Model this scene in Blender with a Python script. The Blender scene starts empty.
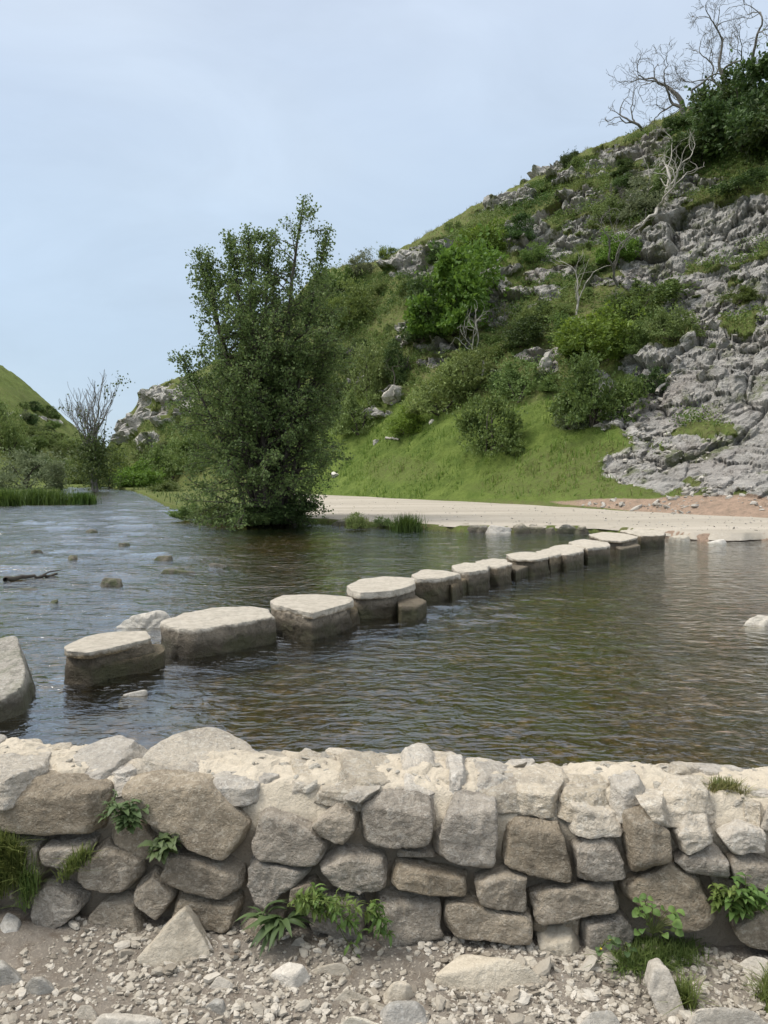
import bpy, math, random
import numpy as np

R = math.radians
S = bpy.context.scene
COL = S.collection
# ------------------------------------------------------------------ camera model
F, CX, CY, PITCH = 769.0, 384.0, 512.0, math.atan(42 / 769.0)
EYE = 1.6
WZ = -0.30            # water level
LAND = -0.12          # far bank level
cp, sp = math.cos(PITCH), math.sin(PITCH)

def ray(px, py):
    x = (px - CX) / F; yv = (CY - py) / F
    return np.array([x, cp + yv * sp, yv * cp - sp])
def at_z(px, py, z):
    d = ray(px, py); k = (z - EYE) / d[2]
    return np.array([d[0] * k, d[1] * k, z])
def u_of(px, py=480):
    d = ray(px, py); return d[0] / d[1]
def t_of(py):
    d = ray(384, py); return d[2] / d[1]

# ------------------------------------------------------------------ numpy noise
def _hash(ix, iy, iz, seed):
    h = (ix.astype(np.int64) * 374761393 + iy.astype(np.int64) * 668265263 + iz.astype(np.int64) * 2147483647 + seed * 1274126177) & 0xffffffff
    h = ((h ^ (h >> 13)) * 1274126177) & 0xffffffff
    h = ((h ^ (h >> 16)) * 2246822519) & 0xffffffff
    return ((h ^ (h >> 15)) & 0xffffff).astype(np.float64) / 0xffffff
def vnoise(P, seed=0):
    P = np.asarray(P, dtype=np.float64)
    I = np.floor(P); f = P - I; I = I.astype(np.int64)
    w = f * f * f * (f * (f * 6 - 15) + 10)
    out = 0
    for dx in (0, 1):
        wx = w[..., 0] if dx else 1 - w[..., 0]
        for dy in (0, 1):
            wy = w[..., 1] if dy else 1 - w[..., 1]
            for dz in (0, 1):
                wz = w[..., 2] if dz else 1 - w[..., 2]
                out = out + wx * wy * wz * _hash(I[..., 0] + dx, I[..., 1] + dy, I[..., 2] + dz, seed)
    return out * 2 - 1
def fbm(P, octv=4, seed=0, gain=0.5):
    P = np.asarray(P, dtype=np.float64); a, s, tot = 1.0, 0, 0
    for o in range(octv):
        s = s + a * vnoise(P * (2.03 ** o) + 17.3 * o, seed + o); tot += a; a *= gain
    return s / tot
def ridged(P, octv=4, seed=0, gain=0.5):
    P = np.asarray(P, dtype=np.float64); a, s, tot = 1.0, 0, 0
    for o in range(octv):
        s = s + a * (1 - 2 * np.abs(vnoise(P * (2.03 ** o) + 9.1 * o, seed + o))); tot += a; a *= gain
    return s / tot
def cells(P, seed=0):
    """F1, F2 and the id of the nearest cell (Worley)"""
    P = np.asarray(P, dtype=np.float64); I = np.floor(P).astype(np.int64)
    f1 = np.full(P.shape[:-1], 9.0); f2 = f1.copy(); idv = np.zeros(P.shape[:-1])
    for dx in (-1, 0, 1):
        for dy in (-1, 0, 1):
            for dz in (-1, 0, 1):
                a, b, c = I[..., 0] + dx, I[..., 1] + dy, I[..., 2] + dz
                q = np.stack([a + _hash(a, b, c, seed), b + _hash(a, b, c, seed + 1), c + _hash(a, b, c, seed + 2)], -1)
                d = np.linalg.norm(P - q, axis=-1)
                near = d < f1
                f2 = np.where(near, f1, np.minimum(f2, d))
                idv = np.where(near, _hash(a, b, c, seed + 3), idv)
                f1 = np.where(near, d, f1)
    return f1, f2, idv
def facets(P, seed=0, k=.9):
    """per-cell height plus a random tilt: broken planar faces"""
    P = np.asarray(P, dtype=np.float64); I = np.floor(P).astype(np.int64)
    f1 = np.full(P.shape[:-1], 9.0); f2 = f1.copy(); val = np.zeros(P.shape[:-1])
    for dx in (-1, 0, 1):
        for dy in (-1, 0, 1):
            for dz in (-1, 0, 1):
                a, b, c = I[..., 0] + dx, I[..., 1] + dy, I[..., 2] + dz
                q = np.stack([a + _hash(a, b, c, seed), b + _hash(a, b, c, seed + 1), c + _hash(a, b, c, seed + 2)], -1)
                e = P - q; d = np.linalg.norm(e, axis=-1)
                t = np.stack([_hash(a, b, c, seed + 4), _hash(a, b, c, seed + 5), _hash(a, b, c, seed + 6)], -1) * 2 - 1
                v = _hash(a, b, c, seed + 3) + k * (e * t).sum(-1)
                near = d < f1
                f2 = np.where(near, f1, np.minimum(f2, d)); val = np.where(near, v, val); f1 = np.where(near, d, f1)
    return val, f2 - f1
def sstep(a, b, x):
    t = np.clip((x - a) / (b - a), 0, 1); return t * t * (3 - 2 * t)

# ------------------------------------------------------------------ mesh + object helpers
def build(name, V, Fc, mat, parent=None, loc=None, smooth=True, attrs=None, props=None, sharp=None):
    V = np.asarray(V, dtype=np.float32)
    if loc is not None and parent is None:
        V = V - np.asarray(loc, dtype=np.float32)
    me = bpy.data.meshes.new(name)
    groups = Fc if isinstance(Fc, list) else [Fc]
    groups = [np.asarray(g, dtype=np.int32) for g in groups if len(g)]
    nl = sum(g.size for g in groups); nf = sum(len(g) for g in groups)
    me.vertices.add(len(V)); me.vertices.foreach_set('co', V.ravel())
    me.loops.add(nl); me.loops.foreach_set('vertex_index', np.concatenate([g.ravel() for g in groups]))
    tot = np.concatenate([np.full(len(g), g.shape[1], np.int32) for g in groups])
    st = np.concatenate([[0], np.cumsum(tot)[:-1]]).astype(np.int32)
    me.polygons.add(nf); me.polygons.foreach_set('loop_start', st); me.polygons.foreach_set('loop_total', tot)
    me.polygons.foreach_set('use_smooth', np.full(nf, bool(smooth)) if np.isscalar(smooth) else np.asarray(smooth, bool))
    me.update(calc_edges=True)
    if sharp: me.set_sharp_from_angle(angle=R(sharp))
    for k, a in (attrs or {}).items():
        at = me.attributes.new(k, 'FLOAT', 'POINT'); at.data.foreach_set('value', np.asarray(a, dtype=np.float32).ravel())
    if mat is not None: me.materials.append(mat)
    o = bpy.data.objects.new(name, me); COL.objects.link(o)
    if parent is not None: o.parent = parent
    elif loc is not None: o.location = [float(c) for c in loc]
    for k, v in (props or {}).items(): o[k] = v
    return o
def tag(o, label, cat, group=None, kind=None):
    o['label'] = label; o['category'] = cat
    if group: o['group'] = group
    if kind: o['kind'] = kind
    return o
def empty(name, loc, label, cat, group=None):
    o = bpy.data.objects.new(name, None); COL.objects.link(o); o.empty_display_size = 0.1
    o.location = [float(c) for c in loc]
    return tag(o, label, cat, group)
def kids(o): return [c for c in COL.objects if c.parent == o]
def dup(src, src_kids, loc, rz=0, sc=(1, 1, 1), label=None, group=None):
    r = src.copy(); COL.objects.link(r); r.location = [float(c) for c in loc]; r.rotation_euler = (0, 0, rz); r.scale = sc
    if label: r['label'] = label
    if group: r['group'] = group
    for k in src_kids:
        c = k.copy(); COL.objects.link(c); c.parent = r
    return r

_cs = {}
def cube_sphere(n):
    if n in _cs: return _cs[n]
    g = np.tan(np.linspace(-math.pi / 4, math.pi / 4, n + 1))
    a, b = np.meshgrid(g, g, indexing='ij'); one = np.ones_like(a)
    V, Q, off = [], [], 0
    idx = np.arange((n + 1) ** 2).reshape(n + 1, n + 1)
    q = np.stack([idx[:-1, :-1], idx[1:, :-1], idx[1:, 1:], idx[:-1, 1:]], -1).reshape(-1, 4)
    for ax in range(3):
        for sgn in (1, -1):
            c = [None] * 3; c[ax] = one * sgn; c[(ax + 1) % 3] = a; c[(ax + 2) % 3] = b
            V.append(np.stack(c, -1).reshape(-1, 3)); Q.append((q if sgn > 0 else q[:, ::-1]) + off); off += (n + 1) ** 2
    V = np.concatenate(V); Q = np.concatenate(Q)
    _, first, inv = np.unique(np.round(V, 5), axis=0, return_index=True, return_inverse=True)
    V = V[first]; Q = inv.ravel()[Q]
    _cs[n] = (V / np.linalg.norm(V, axis=1, keepdims=True), Q)
    return _cs[n]
def polytope(N, H, ext, n=10, p=14):
    """rounded convex body: planes N.x<=H round the origin; ext = rough half sizes, evens out the sampling"""
    D, Q = cube_sphere(n)
    D = D * np.asarray(ext); D = D / np.linalg.norm(D, axis=1, keepdims=True)
    N = np.asarray(N, float); N = N / np.linalg.norm(N, axis=1, keepdims=True)
    k = np.maximum(D @ N.T, 0) / np.asarray(H)[None, :]
    r = np.power(np.power(k, p).sum(1) + 1e-12, -1.0 / p)
    return D * r[:, None], Q, D
def hull2(P):
    P = sorted(map(tuple, P))
    def half(pts):
        h = []
        for q in pts:
            while len(h) >= 2 and (h[-1][0]-h[-2][0])*(q[1]-h[-2][1]) - (h[-1][1]-h[-2][1])*(q[0]-h[-2][0]) <= 0: h.pop()
            h.append(q)
        return h
    a, b = half(P), half(P[::-1])
    return np.array(a[:-1] + b[:-1])
def poly_planes(P, grow=1.03):
    """2-D convex outline (ccw) -> centroid, edge normals, distances"""
    P = hull2(P); Q = np.roll(P, -1, 0); e = Q - P; L = np.linalg.norm(e, axis=1)
    cr = P[:, 0] * Q[:, 1] - P[:, 1] * Q[:, 0]; A = cr.sum() / 2
    c = np.array([((P[:, 0] + Q[:, 0]) * cr).sum(), ((P[:, 1] + Q[:, 1]) * cr).sum()]) / (6 * A)
    n = np.stack([e[:, 1], -e[:, 0]], 1) / L[:, None]
    h = ((P - c) * n).sum(1) * grow
    return c, n, np.maximum(h, 0.004), (P - c)
def tubes(lines, sides=6):
    """lines: list of (points k x 3, radii k) -> one vertex / quad array"""
    V, Q, off = [], [], 0
    ang = np.linspace(0, 2 * math.pi, sides, endpoint=False)
    for P, r in lines:
        P = np.asarray(P, float); k = len(P)
        T = np.gradient(P, axis=0); T /= np.linalg.norm(T, axis=1, keepdims=True) + 1e-9
        ref = np.array([0.31, 0.17, 0.93]); ref = ref if abs(T[0] @ ref) < .9 else np.array([1., 0, 0])
        A = np.cross(T, ref); A /= np.linalg.norm(A, axis=1, keepdims=True) + 1e-9; B = np.cross(T, A)
        ring = P[:, None, :] + np.asarray(r)[:, None, None] * (np.cos(ang)[None, :, None] * A[:, None, :] + np.sin(ang)[None, :, None] * B[:, None, :])
        V.append(ring.reshape(-1, 3))
        i = np.arange(k * sides).reshape(k, sides)
        j = np.roll(i, -1, 1)
        Q.append(np.stack([i[:-1], j[:-1], j[1:], i[1:]], -1).reshape(-1, 4) + off); off += k * sides
    return np.concatenate(V), np.concatenate(Q)
def leaf_quads(C, Dv, size, rng, wid=0.55, fold=0.15):
    """leaf per centre: pointed diamond along Dv, random roll"""
    n = len(C); Dv = Dv / (np.linalg.norm(Dv, axis=1, keepdims=True) + 1e-9)
    rr = rng.normal(size=(n, 3)); A = np.cross(Dv, rr); A /= np.linalg.norm(A, axis=1, keepdims=True) + 1e-9
    Nn = np.cross(Dv, A)
    s = np.broadcast_to(np.asarray(size, float), (n,))[:, None]
    mid = C + Dv * s * .45 + Nn * s * fold
    V = np.stack([C, C + Dv * s * .5 + A * s * wid * .5 - Nn * s * fold * 0, C + Dv * s, C + Dv * s * .5 - A * s * wid * .5], 1)
    V[:, 1] += Nn * s * fold; V[:, 3] += Nn * s * fold
    Q = np.arange(4 * n).reshape(n, 4)
    return V.reshape(-1, 3), Q

# ------------------------------------------------------------------ node helper
class M:
    def __init__(s, name):
        s.m = bpy.data.materials.new(name); s.m.use_nodes = True; s.t = s.m.node_tree; s.t.nodes.clear()
        s.out = s.t.nodes.new('ShaderNodeOutputMaterial')
    def set(s, sock, v):
        if isinstance(v, bpy.types.NodeSocket): s.t.links.new(v, sock)
        elif v is not None:
            if isinstance(v, (tuple, list)) and len(v) == 3 and sock.type == 'RGBA': v = (*v, 1)
            sock.default_value = v
    def n(s, typ, out=0, _p=None, **kw):
        nd = s.t.nodes.new(typ)
        for k, v in (_p or {}).items(): setattr(nd, k, v)
        for k, v in kw.items():
            key = int(k[1:]) if k[0] == 'i' and k[1:].isdigit() else k.replace('_', ' ')
            s.set(nd.inputs[key], v)
        return nd.outputs[out]
    def pos(s): return s.n('ShaderNodeNewGeometry')
    def attr(s, name): return s.n('ShaderNodeAttribute', 2, {'attribute_name': name})
    def rnd(s): return s.n('ShaderNodeObjectInfo', 'Random')
    def noise(s, scale, detail=4, rough=.55, vec=None, out=0, dist=0):
        return s.n('ShaderNodeTexNoise', out, Vector=vec, Scale=scale, Detail=detail, Roughness=rough, Distortion=dist)
    def vor(s, scale, vec=None, feature='F1', out=0, rand=1):
        return s.n('ShaderNodeTexVoronoi', out, {'feature': feature}, Vector=vec, Scale=scale, Randomness=rand)
    def ramp(s, f, stops):
        nd = s.t.nodes.new('ShaderNodeValToRGB'); s.set(nd.inputs[0], f); cr = nd.color_ramp
        while len(cr.elements) < len(stops): cr.elements.new(0.5)
        for e, (p, c) in zip(cr.elements, stops):
            e.position = p; e.color = (c, c, c, 1) if not isinstance(c, (tuple, list)) else (*c, 1)
        return nd.outputs[0]
    def mix(s, f, a, b, mode='MIX'):
        nd = s.t.nodes.new('ShaderNodeMix'); nd.data_type = 'RGBA'; nd.blend_type = mode
        s.set(nd.inputs[0], f); s.set(nd.inputs[6], a); s.set(nd.inputs[7], b); return nd.outputs[2]
    def math(s, op, a, b=0.0, c=None):
        nd = s.t.nodes.new('ShaderNodeMath'); nd.operation = op; s.set(nd.inputs[0], a); s.set(nd.inputs[1], b)
        if c is not None: s.set(nd.inputs[2], c)
        return nd.outputs[0]
    def mapr(s, v, a, b, c, d):
        return s.n('ShaderNodeMapRange', Value=v, From_Min=a, From_Max=b, To_Min=c, To_Max=d)
    def scale(s, vec, k):
        nd = s.t.nodes.new('ShaderNodeMapping'); s.set(nd.inputs[0], vec); nd.inputs['Scale'].default_value = k; return nd.outputs[0]
    def bump(s, h, dist=.01, strength=1.0, normal=None):
        return s.n('ShaderNodeBump', Height=h, Distance=dist, Strength=strength, Normal=normal)
    def hsv(s, col, h=.5, sa=1., v=1.):
        return s.n('ShaderNodeHueSaturation', Hue=h, Saturation=sa, Value=v, Color=col)
    def principled(s, col, rough=.9, normal=None, spec=.3):
        o = s.n('ShaderNodeBsdfPrincipled', Base_Color=col, Roughness=rough, Normal=normal, Specular_IOR_Level=spec); return o
    def done(s, sh): s.t.links.new(sh, s.out.inputs[0]); return s.m

# ------------------------------------------------------------------ materials
def rock_mat(name, c1, c2, lichen=(.16, .15, .13), pale=(.6, .57, .5), lich=.5, palef=.35, scale=1.0, bump=.012, rough=.92, wet=False, moss=0):
    m = M(name); P = m.pos()
    a = m.noise(2.6 * scale, 6, .6, P); b = m.noise(11 * scale, 8, .68, P, dist=.4); c = m.noise(46 * scale, 5, .7, P)
    col = m.mix(m.ramp(a, [(.32, 0), (.68, 1)]), c1, c2)
    col = m.mix(m.math('MULTIPLY', m.ramp(b, [(.48, 0), (.58, 1)]), lich), col, lichen)
    d = m.noise(30 * scale, 8, .8, m.scale(P, (1, 1, 1.25)), dist=.5)
    col = m.mix(m.math('MULTIPLY', m.ramp(d, [(.52, 0), (.60, 1)]), palef), col, pale)
    e = m.noise(70 * scale, 5, .75, P)
    col = m.mix(m.math('MULTIPLY', m.ramp(e, [(.54, 0), (.62, 1)]), palef * .8), col, pale)
    col = m.mix(m.math('MULTIPLY', m.ramp(c, [(.3, 1), (.5, 0)]), .35), col, lichen)
    # object to object variation
    r = m.rnd()
    col = m.hsv(col, v=m.mapr(r, 0, 1, .82, 1.16), sa=m.mapr(m.math('FRACT', m.math('MULTIPLY', r, 7.31)), 0, 1, .75, 1.2))
    if moss:
        g = m.noise(5 * scale, 5, .65, P)
        col = m.mix(m.math('MULTIPLY', m.ramp(g, [(.5, 0), (.62, 1)]), moss), col, (.07, .09, .025))
    rg = rough
    if wet:   # the splash line: algae and damp a hand above the water
        z = m.n('ShaderNodeSeparateXYZ', 2, Vector=P)
        zz = m.math('ADD', z, m.math('MULTIPLY', m.math('SUBTRACT', b, .5), .22))
        w = m.mapr(zz, WZ + .11, WZ + .19, 1, 0)
        alg = m.mix(m.ramp(a, [(.4, 0), (.6, 1)]), (.045, .036, .022), (.055, .055, .025))
        col = m.mix(m.math('MULTIPLY', w, .88), col, alg)
        tr = m.mapr(m.math('ADD', z, m.math('MULTIPLY', m.math('SUBTRACT', m.noise(5, 5, .7, P), .5), .14)), -.055, -.018, 0, 1)   # paler colour above a ragged height line
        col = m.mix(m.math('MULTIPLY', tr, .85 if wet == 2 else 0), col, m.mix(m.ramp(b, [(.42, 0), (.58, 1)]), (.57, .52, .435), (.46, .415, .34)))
        rg = m.mapr(w, 0, 1, rough, .45)
    bed = m.noise(9 * scale, 6, .7, m.scale(P, (.5, .5, 2.6)), dist=.8)
    h = m.math('ADD', m.math('MULTIPLY', b, 1.0), m.math('MULTIPLY', c, .5))
    h = m.math('ADD', h, m.math('MULTIPLY', m.noise(120 * scale, 4, .65, P), .22))
    h = m.math('ADD', h, m.math('MULTIPLY', bed, .3))
    return m.done(m.principled(col, rg, m.bump(h, bump, 1.0), .25))
MAT_WALL = rock_mat('limestone_wall', (.43, .365, .28), (.31, .265, .205), lichen=(.20, .17, .13), pale=(.58, .52, .43), lich=.55, palef=.6, bump=.05)
MAT_TOP = rock_mat('limestone_coping', (.53, .465, .37), (.45, .395, .315), lichen=(.26, .235, .2), pale=(.66, .62, .54), lich=.5, palef=.6, bump=.035)
MAT_LOOSE = rock_mat('loose_rock', (.50, .45, .37), (.40, .355, .285), lichen=(.25, .22, .175), pale=(.62, .57, .48), lich=.35, palef=.4, bump=.014)
MAT_GREY = rock_mat('grey_rock', (.40, .37, .32), (.32, .295, .25), lichen=(.2, .19, .165), pale=(.55, .53, .48), lich=.4, palef=.4, bump=.014)
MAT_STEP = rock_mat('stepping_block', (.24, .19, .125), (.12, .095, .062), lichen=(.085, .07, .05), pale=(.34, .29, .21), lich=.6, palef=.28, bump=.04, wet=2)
MAT_SLAB = rock_mat('stepping_slab', (.45, .405, .335), (.37, .33, .27), lichen=(.25, .22, .175), pale=(.66, .62, .55), lich=.3, palef=.3, bump=.010, wet=True)
MAT_RIVER = rock_mat('river_rock', (.16, .14, .10), (.11, .10, .075), lichen=(.06, .055, .04), pale=(.3, .28, .23), lich=.5, palef=.2, bump=.03, wet=False, moss=.6, rough=.6)
MAT_PALEDRY = rock_mat('pale_dry_rock', (.55, .51, .43), (.44, .40, .33), lichen=(.28, .25, .2), pale=(.66, .62, .55), lich=.5, palef=.4, bump=.03)
MAT_PALE = rock_mat('pale_rock', (.60, .56, .48), (.5, .46, .38), lichen=(.33, .3, .24), pale=(.7, .67, .6), lich=.35, palef=.4, bump=.02, wet=True)
MAT_BANK = rock_mat('bank_rock', (.40, .36, .29), (.28, .25, .2), lichen=(.12, .11, .08), pale=(.55, .52, .45), lich=.6, palef=.5, bump=.04, wet=True, moss=.3)

def mortar_mat():
    m = M('sandy_mortar'); P = m.pos()
    a = m.noise(4, 6, .6, P); b = m.noise(28, 6, .7, P); c = m.noise(150, 3, .6, P)
    col = m.mix(m.ramp(a, [(.3, 0), (.7, 1)]), (.54, .475, .375), (.43, .375, .29))
    col = m.mix(m.math('MULTIPLY', m.ramp(b, [(.5, 0), (.68, 1)]), .5), col, (.33, .29, .23))
    col = m.mix(m.math('MULTIPLY', m.ramp(c, [(.55, 0), (.7, 1)]), .4), col, (.68, .62, .52))
    z = m.n('ShaderNodeSeparateXYZ', 2, Vector=P)     # earth-packed joints below the mortared top
    col = m.mix(m.mapr(m.math('ADD', z, m.math('MULTIPLY', m.math('SUBTRACT', a, .5), .2)), .36, .29, 0, 1), col, m.mix(b, (.17, .14, .105), (.27, .23, .175)))
    return m.done(m.principled(col, .95, m.bump(m.math('ADD', b, m.math('MULTIPLY', c, .35)), .014, 1), .15))
MAT_MORTAR = mortar_mat()

def ground_mat():
    m = M('muddy_ground'); P = m.pos()
    a = m.noise(2.2, 5, .6, P); b = m.noise(17, 7, .7, P); c = m.noise(90, 4, .7, P)
    col = m.mix(m.ramp(a, [(.35, 0), (.65, 1)]), (.16, .14, .115), (.235, .205, .17))
    col = m.mix(m.math('MULTIPLY', m.ramp(b, [(.48, 0), (.66, 1)]), .7), col, (.115, .088, .064))
    col = m.mix(m.math('MULTIPLY', m.ramp(c, [(.54, 0), (.66, 1)]), .6), col, (.42, .37, .30))
    return m.done(m.principled(col, .92, m.bump(m.math('ADD', b, m.math('MULTIPLY', c, .5)), .015, 1), .2))
MAT_GROUND = ground_mat()
def gravel_mat():
    m = M('limestone_gravel'); P = m.pos(); t = m.attr('tint')
    col = m.ramp(t, [(0, (.15, .128, .1)), (.3, (.28, .248, .2)), (.65, (.385, .35, .29)), (1, (.51, .47, .405))])
    b = m.noise(60, 5, .7, P)
    col = m.mix(m.math('MULTIPLY', m.ramp(b, [(.5, 0), (.65, 1)]), .45), col, (.28, .24, .19))
    return m.done(m.principled(col, .9, m.bump(b, .006, 1), .2))
MAT_GRAVEL = gravel_mat()
def scree_mat():
    m = M('limestone_scree'); P = m.pos(); t = m.attr('tint'); b = m.noise(6, 6, .75, P)
    col = m.mix(m.math('MULTIPLY', m.ramp(b, [(.48, 0), (.6, 1)]), .5), m.ramp(t, [(0, (.2, .185, .16)), (.5, (.36, .335, .295)), (1, (.5, .465, .41))]), (.2, .19, .16))
    return m.done(m.principled(col, .92, m.bump(b, .05, 1), .2))
MAT_SCREE = scree_mat()
def path_mat():
    m = M('gravel_path'); P = m.pos()
    a = m.noise(.25, 5, .6, m.scale(P, (.3, 2.2, 1))); b = m.noise(2.4, 7, .7, P); c = m.noise(14, 6, .75, P)
    col = m.mix(m.ramp(a, [(.40, 0), (.60, 1)]), (.395, .355, .295), (.31, .28, .23))
    col = m.mix(m.math('MULTIPLY', m.ramp(b, [(.5, 0), (.7, 1)]), .5), col, (.30, .26, .20))
    col = m.mix(m.math('MULTIPLY', m.ramp(c, [(.56, 0), (.7, 1)]), .5), col, (.6, .55, .47))
    return m.done(m.principled(col, .95, m.bump(m.math('ADD', b, c), .015, 1), .15))
MAT_PATH = path_mat()
def terrain_mat():
    m = M('hill_turf_and_rock'); P = m.pos()
    rk, dr, ea = m.attr('rock'), m.attr('dry'), m.attr('earth')
    a = m.noise(.16, 6, .6, P); b = m.noise(.9, 7, .65, P); c = m.noise(4.5, 7, .7, P); e = m.noise(16, 5, .7, P)
    lush = m.mix(m.ramp(b, [(.35, 0), (.65, 1)]), (.075, .115, .022), (.14, .185, .042))
    dry = m.mix(m.ramp(b, [(.35, 0), (.65, 1)]), (.145, .165, .052), (.085, .125, .03))
    g = m.mix(m.math('ADD', dr, m.math('MULTIPLY', m.math('SUBTRACT', a, .5), .7)), lush, m.mix(m.ramp(c, [(.45, 0), (.6, .6)]), dry, (.17, .125, .08)))
    g = m.mix(m.math('MULTIPLY', m.ramp(c, [(.5, 0), (.68, 1)]), .5), g, (.05, .075, .016))
    st = m.noise(1.3, 8, .72, m.scale(P, (.8, .8, 2.4)), dist=.6)
    rc = m.mix(m.ramp(st, [(.38, 0), (.58, 1)]), (.395, .38, .35), (.575, .55, .505))
    rc = m.mix(m.math('MULTIPLY', m.ramp(c, [(.5, 0), (.64, 1)]), .55), rc, (.52, .49, .45))
    rc = m.mix(m.math('MULTIPLY', m.ramp(e, [(.54, 0), (.66, 1)]), .3), rc, (.17, .16, .14))
    rc = m.mix(m.math('MULTIPLY', m.ramp(a, [(.54, 0), (.66, 1)]), .35), rc, (.33, .27, .235))
    rc = m.mix(m.math('MULTIPLY', m.ramp(m.noise(.7, 7, .7, P), [(.53, 0), (.62, 1)]), .75), rc, (.14, .165, .055))
    edge = m.math('ADD', rk, m.math('MULTIPLY', m.math('SUBTRACT', c, .5), .9))
    col = m.mix(m.ramp(edge, [(.40, 0), (.56, 1)]), g, rc)
    ecol = m.mix(m.ramp(c, [(.35, 0), (.65, 1)]), (.40, .285, .21), (.25, .19, .14))
    col = m.mix(m.ramp(m.math('ADD', ea, m.math('MULTIPLY', m.math('SUBTRACT', c, .5), .7)), [(.35, 0), (.6, 1)]), col, ecol)
    st2 = m.noise(3.2, 8, .8, m.scale(P, (.6, .6, 2.6)), dist=.8)
    h = m.math('ADD', m.math('MULTIPLY', m.math('ADD', st, st2), m.math('MULTIPLY', rk, 1.6)), m.math('ADD', m.math('MULTIPLY', c, .7), m.math('MULTIPLY', e, .3)))
    return m.done(m.principled(col, .95, m.bump(h, .22, 1), .12))
MAT_TERRAIN = terrain_mat()
def bed_mat():
    m = M('river_bed'); P = m.pos()
    a = m.noise(.35, 4, .6, P); b = m.noise(1.6, 6, .65, P)
    v = m.vor(9, P, out=1); vd = m.vor(9, P)
    peb = m.n('ShaderNodeSeparateColor', 0, Color=v)
    col = m.mix(peb, (.13, .095, .05), (.27, .20, .115))
    col = m.mix(m.ramp(vd, [(.25, 0), (.6, .8)]), col, (.05, .04, .022))
    col = m.mix(m.math('MULTIPLY', m.ramp(b, [(.46, 0), (.6, 1)]), .75), col, (.075, .085, .022))
    col = m.mix(m.math('MULTIPLY', m.ramp(a, [(.5, 0), (.62, 1)]), .6), col, (.045, .05, .02))
    return m.done(m.principled(col, .8, m.bump(vd, .03, 1), .2))
MAT_BED = bed_mat()
def water_mat():
    m = M('river_water'); P = m.pos()
    ch = m.attr('chop'); fo = m.attr('foam')
    w1 = m.noise(6.2, 3, .5, m.scale(P, (.62, 1.0, 1)), dist=.6); w2 = m.noise(15, 3, .5, m.scale(P, (.6, 1, 1)), dist=.3)
    w3 = m.noise(1.7, 4, .55, m.scale(P, (.55, 1, 1)), dist=.8)
    h = m.math('ADD', m.math('MULTIPLY', w1, .75), m.math('MULTIPLY', w2, .26))
    h = m.math('ADD', h, m.math('MULTIPLY', m.math('MULTIPLY', w3, ch), 1.6))
    nb = m.bump(h, m.mapr(ch, .2, .9, .033, .075), 1.0)
    fr = m.n('ShaderNodeFresnel', IOR=1.62, Normal=nb)
    gl = m.n('ShaderNodeBsdfGlossy', Color=(.96, .98, 1), Roughness=.04, Normal=nb)
    tr = m.n('ShaderNodeBsdfTransparent', Color=(.80, .75, .56))
    fr = m.math('MINIMUM', m.math('MULTIPLY', fr, 1.5), 1.0)
    sh = m.n('ShaderNodeMixShader', i0=fr, i1=tr, i2=gl)
    f = m.math('MULTIPLY', m.ramp(m.math('ADD', m.noise(16, 8, .8, m.scale(P, (.5, 1.2, 1)), dist=1.0), m.math('MULTIPLY', m.math('SUBTRACT', fo, .5), .5)), [(.66, 0), (.76, .8)]), m.math('MINIMUM', m.math('MULTIPLY', fo, 2), 1))
    fm = m.n('ShaderNodeBsdfDiffuse', Color=(.75, .78, .8))
    return m.done(m.n('ShaderNodeMixShader', i0=f, i1=sh, i2=fm))
MAT_WATER = water_mat()
def leaf_mat(name, dark, light, trans=.3, sat=1.0, vvar=.25):
    m = M(name); t = m.attr('tint'); P = m.pos()
    col = m.mix(t, dark, light)
    r = m.rnd()
    col = m.hsv(col, h=m.mapr(m.math('FRACT', m.math('MULTIPLY', r, 5.7)), 0, 1, .485, .515), v=m.mapr(r, 0, 1, 1 - vvar, 1 + vvar), sa=sat)
    d = m.principled(col, .55, None, .3)
    tl = m.n('ShaderNodeBsdfTranslucent', Color=m.hsv(col, h=.49, v=1.3))
    return m.done(m.n('ShaderNodeMixShader', i0=trans, i1=d, i2=tl))
LEAF_ALDER = leaf_mat('alder_leaf', (.05, .09, .026), (.15, .21, .066), .35)
LEAF_DARK = leaf_mat('ivy_leaf', (.035, .062, .018), (.095, .15, .04), .25)
LEAF_MID = leaf_mat('hawthorn_leaf', (.07, .115, .027), (.175, .235, .06), .3)
LEAF_BRIGHT = leaf_mat('sycamore_leaf', (.075, .135, .018), (.18, .28, .045), .35, vvar=.12)
LEAF_OLIVE = leaf_mat('scrub_leaf', (.09, .13, .036), (.20, .26, .08), .25)
LEAF_UNDER = leaf_mat('undergrowth_leaf', (.06, .115, .022), (.18, .225, .06), .25, vvar=.02)
LEAF_WILLOW = leaf_mat('willow_leaf', (.10, .125, .065), (.21, .24, .125), .3)
LEAF_REED = leaf_mat('reed_blade', (.035, .075, .012), (.09, .15, .03), .3, vvar=.1)
GRASS = leaf_mat('hill_grass', (.065, .125, .015), (.18, .255, .048), .35, vvar=.03)
GRASS_DRY = leaf_mat('dry_grass', (.10, .115, .03), (.23, .225, .085), .3, vvar=.03)
GRASS_NEAR = leaf_mat('verge_grass', (.075, .12, .025), (.22, .26, .08), .4, vvar=.1)
LEAF_WEED = leaf_mat('weed_leaf', (.05, .085, .03), (.12, .17, .065), .3, vvar=.1)
LEAF_FRESH = leaf_mat('fresh_leaf', (.075, .13, .03), (.17, .245, .065), .35, vvar=.08)
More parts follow.
